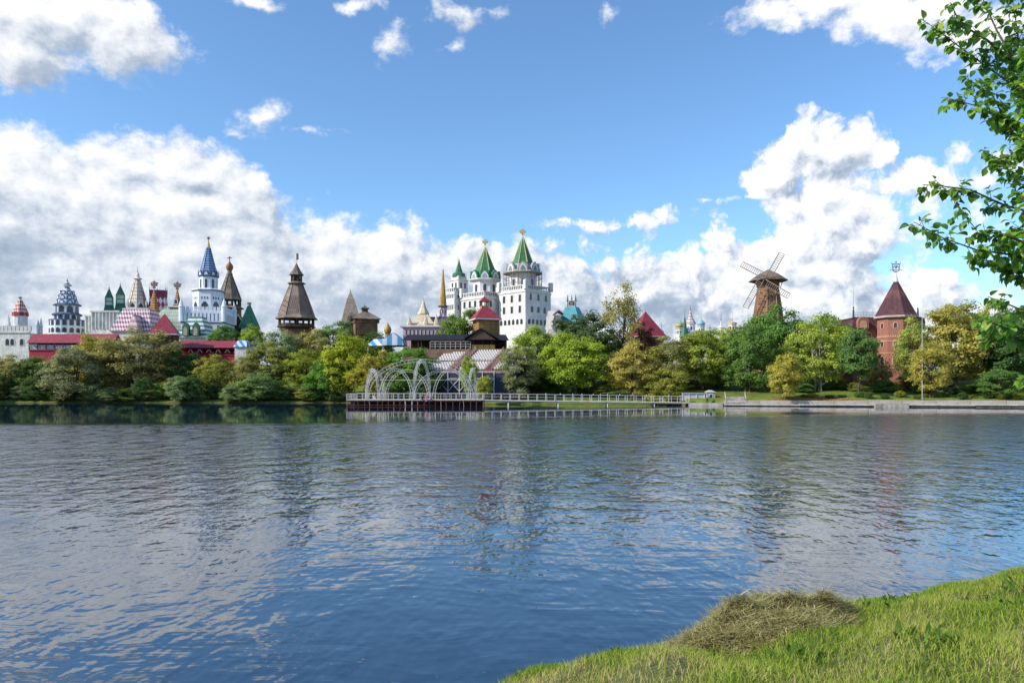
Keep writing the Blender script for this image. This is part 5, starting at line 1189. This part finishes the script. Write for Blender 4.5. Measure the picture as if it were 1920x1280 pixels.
# fallen leaves on the slope by the quay gap: scattered leaf cards
lr = np.random.default_rng(12); n = 2600; lx = lr.normal(56, 2.8, n); ly = shore(lx)+np.abs(lr.normal(1.2, 2.6, n))+.3
lm = blade_mat('fallen_leaves', [(0, (.16,.07,.03)), (.5, (.34,.17,.07)), (1, (.45,.30,.14))], .1)
cme = leaf_mesh('fallen_leaves', np.stack([lx, ly, far_z(lx, ly)+.06], -1), np.stack([lr.normal(0,.3,n), lr.normal(0,.3,n)-.3, np.ones(n)], -1), np.full(n, .12), lr.uniform(0, 1, n), lr); cme.materials.clear()
tag(obj('fallen_leaves', cme, lm), 'rust brown fallen leaves strewn over the slope by the quay', 'leaves', kind='stuff')

# ------------------------------------------------------------------ the near tree on the right: limbs, twigs and single leaves
DT = 6.5
def pp(px, py, D=DT): return Vector(((px-960)/F*D, D, CAMZ+(HOR-py)/F*D))
bt = bpy.data.objects.new('pear_tree', None); COL.objects.link(bt); root = Vector((5.7, 6.3, float(near_z(5.7, 6.3))-.1)); bt.location = root
tag(bt, 'near tree with glossy green leaves reaching in over the bank', 'tree')
m = MB(); m.path([(0,0,0),(.05,.02,1.2),(-.05,.05,2.2),(.0,.1,3.4),(.12,.1,5.0),(.1,.15,6.2)], .15, .05, 10); m.build('trunk', M('young_bark', (.16,.13,.10), .3, 4, .85, .4), bt)
TW = [  # twig polylines in photo pixels, depth offset at each end, leaves per 100 px
 ([(2040,330),(1960,215),(1900,160),(1840,118),(1785,78),(1737,42)], -.1, .25, 36),
 ([(1960,215),(1905,120),(1870,60),(1845,5),(1830,-40)], .0, .3, 30), ([(1905,120),(1850,75),(1800,45),(1782,5)], .1, -.2, 30),
 ([(2040,330),(1950,270),(1880,225),(1835,200),(1785,186)], .0, -.3, 44), ([(1950,270),(1900,290),(1868,300),(1850,285)], .2, .4, 44),
 ([(2040,330),(1960,310),(1905,262),(1860,178),(1815,150)], -.3, -.1, 42), ([(1960,310),(1930,240),(1912,150),(1908,60),(1895,-20)], .3, .1, 40),
 ([(2050,420),(1975,372),(1930,340),(1890,318),(1872,300)], .1, .2, 44), ([(1975,372),(1945,300),(1925,200),(1930,90)], -.3, -.4, 40),
 ([(2050,470),(1960,405),(1884,385),(1820,356),(1775,350),(1730,346)], 0, -.2, 22), ([(1820,362),(1790,358),(1795,385),(1815,412),(1832,432)], -.1, -.2, 22),
 ([(2060,560),(1970,505),(1900,478),(1830,468),(1768,446),(1714,416)], .1, -.2, 32), ([(1970,505),(1915,452),(1868,436),(1835,440)], -.2, 0, 46),
 ([(1970,505),(1905,500),(1850,488),(1815,492)], .3, .2, 46), ([(2060,560),(1960,525),(1905,522),(1870,505)], 0, .3, 40),
 ([(1960,405),(1925,420),(1890,440),(1880,470)], .2, .2, 42), ([(1960,405),(1930,390),(1905,360),(1898,335)], -.2, .1, 30),
 ([(2070,640),(1980,610),(1925,585),(1885,568),(1852,556)], 0, -.2, 24), ([(1980,610),(1930,618),(1880,612),(1838,600)], -.3, -.5, 44), ([(1980,640),(1925,640),(1880,628),(1848,625)], -.4, -.3, 40),
 ([(2080,740),(1990,720),(1935,715),(1908,712)], -.1, 0, 30), ([(2000,170),(1960,90),(1940,20),(1935,-40)], .4, .5, 40), ([(1990,480),(1940,470),(1900,455)], .4, .5, 44)]
lv = random.Random(31); spots = []
tbark = M('twig_bark', (.12,.085,.06), .3, 6, .8)
for pts, d0, d1, dens in TW:
    P3 = [pp(x, y, DT+d0+(d1-d0)*i/(len(pts)-1)) for i, (x, y) in enumerate(pts)]
    mt = MB().path([p-root for p in P3], .014, .0025, 5)
    for i in range(len(P3)-1):
        a, b = P3[i], P3[i+1]; L = math.hypot(pts[i+1][0]-pts[i][0], pts[i+1][1]-pts[i][1]); n = max(1, int(L*dens/100*.52))
        v = (b-a).normalized()
        for j in range(n):
            t = (j+lv.random())/n; p = a.lerp(b, t); px = pts[i][0]+(pts[i+1][0]-pts[i][0])*t
            if px > 2010: continue
            o_ = Vector((lv.uniform(-1, 1), lv.uniform(-1, 1), lv.uniform(-.9, .8))).normalized(); q_ = p+(v*.6+o_).normalized()*lv.uniform(.03, .11)
            mt.tube(p-root, q_-root, .0028, .0014, 4)
            for f_ in (.35, .6, .8, .95, 1.0):
                if lv.random() < .16: continue
                w_ = Vector((lv.uniform(-1, 1), lv.uniform(-1, 1), lv.uniform(-1.1, .5))).normalized()
                spots.append((p.lerp(q_, f_), ((q_-p).normalized()*.6+w_).normalized(), px))
    mt.build('branch', tbark, bt)
for x, y in ((1990,330),(2000,470),(2010,560),(2020,640),(2030,740)):                # limbs back to the stem
    p = pp(x+40, y+10); MB().path([p-root, p.lerp(root+Vector((0,.1,max(1.5,p.z-root.z-.9))), .6)-root+Vector((0,0,.1)), Vector((0.03,.1,max(1.2,p.z-root.z-.9)))], .018, .04, 6).build('limb', tbark, bt)
def near_leaf(variant):
    rs = random.Random(variant); L = .068; m = MB(); n = 6; curl = rs.uniform(.1, .5); rows = []
    for i in range(n+1):
        t = i/n; w = .027*math.sin(math.pi*min(1, t**.8*.97+.03))**.85; z = -curl*L*t*t*1.2; x = L*t*(1-.2*curl*t)
        rows.append([(x+.014, -w, z+w*.35), (x+.014, 0, z), (x+.014, w, z+w*.35)])
    vs = [p for r_ in rows for p in r_]+[(0,-.0012,.001),(0,.0012,.001)]; fs = []
    for i in range(n):
        for j in (0, 1): fs.append((3*i+j, 3*i+j+1, 3*i+4+j, 3*i+3+j))
    fs.append((3*n+3, 1, 3*n+4)); m.add(vs, fs); me = bpy.data.meshes.new('leaf'); me.from_pydata(m.v, [], m.f); me.polygons.foreach_set('use_smooth', [True]*len(me.polygons)); return me
def near_leaf_mat():
    m = bpy.data.materials.new('glossy_leaf'); m.use_nodes = True; k = NT(m.node_tree); b = k.n['Principled BSDF']; oi = k.node('ShaderNodeObjectInfo')
    g = k.node('ShaderNodeNewGeometry'); rnd = k.m('FRACT', k.m('ADD', oi.outputs['Random'], k.m('MULTIPLY', g.outputs['Random Per Island'], 1.0)))
    c = k.ramp(rnd, [(0, (.06,.14,.03)), (.6, (.14,.28,.05)), (.92, (.24,.40,.06)), (1, (.42,.44,.08))])
    k.put(b.inputs['Base Color'], c); b.inputs['Roughness'].default_value = .38; b.inputs['Specular IOR Level'].default_value = .45
    t = k.node('ShaderNodeBsdfTranslucent'); k.put(t.inputs[0], k.vm('MULTIPLY', c, (1.7, 1.9, .8))); mx = k.node('ShaderNodeMixShader'); mx.inputs[0].default_value = .38
    k.l.new(b.outputs[0], mx.inputs[1]); k.l.new(t.outputs[0], mx.inputs[2]); k.l.new(mx.outputs[0], k.n['Material Output'].inputs[0]); return m
NL = near_leaf_mat(); lms = [near_leaf(i) for i in range(5)]
for me in lms: me.materials.append(NL)
spots.sort(key=lambda s: s[2] > 1925); lv.shuffle(spots); inview = [s for s in spots if s[2] <= 1920]; rest = [s for s in spots if s[2] > 1920]
def leaf_matrix(p, d):
    up = Vector((lv.uniform(-.6, .6), lv.uniform(-.9, .3), 1)).normalized(); x = d; y = up.cross(x).normalized(); z = x.cross(y)
    s = lv.uniform(.7, 1.25); return Matrix.Translation(p-root) @ Matrix((x, y, z)).transposed().to_4x4() @ Matrix.Scale(s, 4)
for p, d, px in inview[:300]:
    o = obj('leaf', lv.choice(lms), None, bt); o.matrix_local = leaf_matrix(p, d)
mf = MB()
for p, d, px in inview[300:]+rest:
    src = lv.choice(lms); M_ = leaf_matrix(p, d); mf.add([M_ @ v.co for v in src.vertices], [tuple(q.vertices) for q in src.polygons])
me = bpy.data.meshes.new('foliage'); me.from_pydata([tuple(v) for v in mf.v], [], mf.f); me.polygons.foreach_set('use_smooth', [True]*len(me.polygons)); me.materials.append(NL)
o = obj('foliage', me, None, bt); o['kind'] = 'stuff'

# ------------------------------------------------------------------ people
def person(label, loc, rz, sit, cols, arm=0.0):
    """one skinned figure; joints in metres, facing -y. cols: skin, hair, top, legs"""
    V = []; E = []; R = []
    def v(p, r, par=None):
        V.append(p); R.append(r)
        if par is not None: E.append((par, len(V)-1))
        return len(V)-1
    hip = .90 if not sit else .12
    pel = v((0,0,hip), .135); ch = v((0,.0,hip+.28), .14, pel); sh = v((0,.01,hip+.48), .13, ch); nk = v((0,0,hip+.58), .055, sh); hd = v((0,-.015,hip+.68), .088, nk); v((0,-.01,hip+.80), .082, hd)
    for s in (-1, 1):
        a = v((s*.17,.01,hip+.47), .062, sh); e = v((s*.24,-.02-arm*.1,hip+.22), .048, a); h_ = v((s*.20,-.16-arm*.12,hip+.05+arm*.25), .036, e); v((s*.18,-.23-arm*.12,hip+.03+arm*.28), .03, h_)
        if sit: l = v((s*.09,-.02,hip), .095, pel); k_ = v((s*.11,-.44,hip+.02), .066, l); f = v((s*.11,-.47,hip-.40), .048, k_); v((s*.11,-.60,hip-.45), .042, f)
        else: l = v((s*.09,0,hip-.08), .095, pel); k_ = v((s*.10,-.03,.48), .066, l); f = v((s*.10,.02,.08), .048, k_); v((s*.11,-.13,.035), .042, f)
    me = bpy.data.meshes.new('person'); me.from_pydata(V, E, []); o = bpy.data.objects.new('person', me); COL.objects.link(o)
    md = o.modifiers.new('skin', 'SKIN')
    for i, r_ in enumerate(R): me.skin_vertices[0].data[i].radius = (r_, r_*(.78 if i < 3 else 1))
    me.skin_vertices[0].data[0].use_root = True; sb = o.modifiers.new('sub', 'SUBSURF'); sb.levels = 1; sb.render_levels = 1
    dg = bpy.context.evaluated_depsgraph_get(); m2 = bpy.data.meshes.new_from_object(o.evaluated_get(dg)); o.modifiers.clear(); o.data = m2; m2.name = 'person'
    m2.materials.clear()
    for nm, c in zip(('skin', 'hair', 'top', 'legs'), cols): m2.materials.append(M('%s_%.2f_%.2f_%.2f' % (nm, *c), c, .1, 3))
    for p in m2.polygons:
        c = p.center; z = c.z-hip
        if z > .72 or (z > .60 and c.y > .02): i = 1
        elif z > .53: i = 0
        elif abs(c.x) > .13 and c.y < -.13 and z > -.02 and not (sit and z < .02): i = 0
        elif z > .02 and not (sit and c.y < -.17 and z < .10): i = 2
        else: i = 3
        p.material_index = i; p.use_smooth = True
    o.location = loc; o.rotation_euler = (0,0,rz); tag(o, label, 'person'); return o
SK = (.50,.30,.22)
def pat_at(px, D, z): return ((px-960)*D/F, D, z)
person('person in dark clothes seated on the stage pier edge', pat_at(792,135.55,1.18), .1, True, (SK,(.04,.03,.02),(.03,.035,.06),(.03,.03,.05)))
person('person in a pink red top seated on the stage pier edge', pat_at(800.5,135.55,1.18), -.1, True, (SK,(.10,.05,.03),(.50,.10,.13),(.35,.36,.42)))
person('person in a grey jacket seated beside the pink top', pat_at(809,135.55,1.18), .0, True, (SK,(.05,.04,.03),(.16,.17,.18),(.05,.06,.08)))
person('person in white seated on the stage deck behind the railing', pat_at(702,138,1.18), .6, True, (SK,(.3,.2,.1),(.72,.72,.70),(.62,.62,.62)))
person('person in white top and dark skirt standing at the quay landing', pat_at(1326,139.4,.50), .4, False, (SK,(.05,.04,.05),(.70,.68,.68),(.045,.035,.09)), .8)
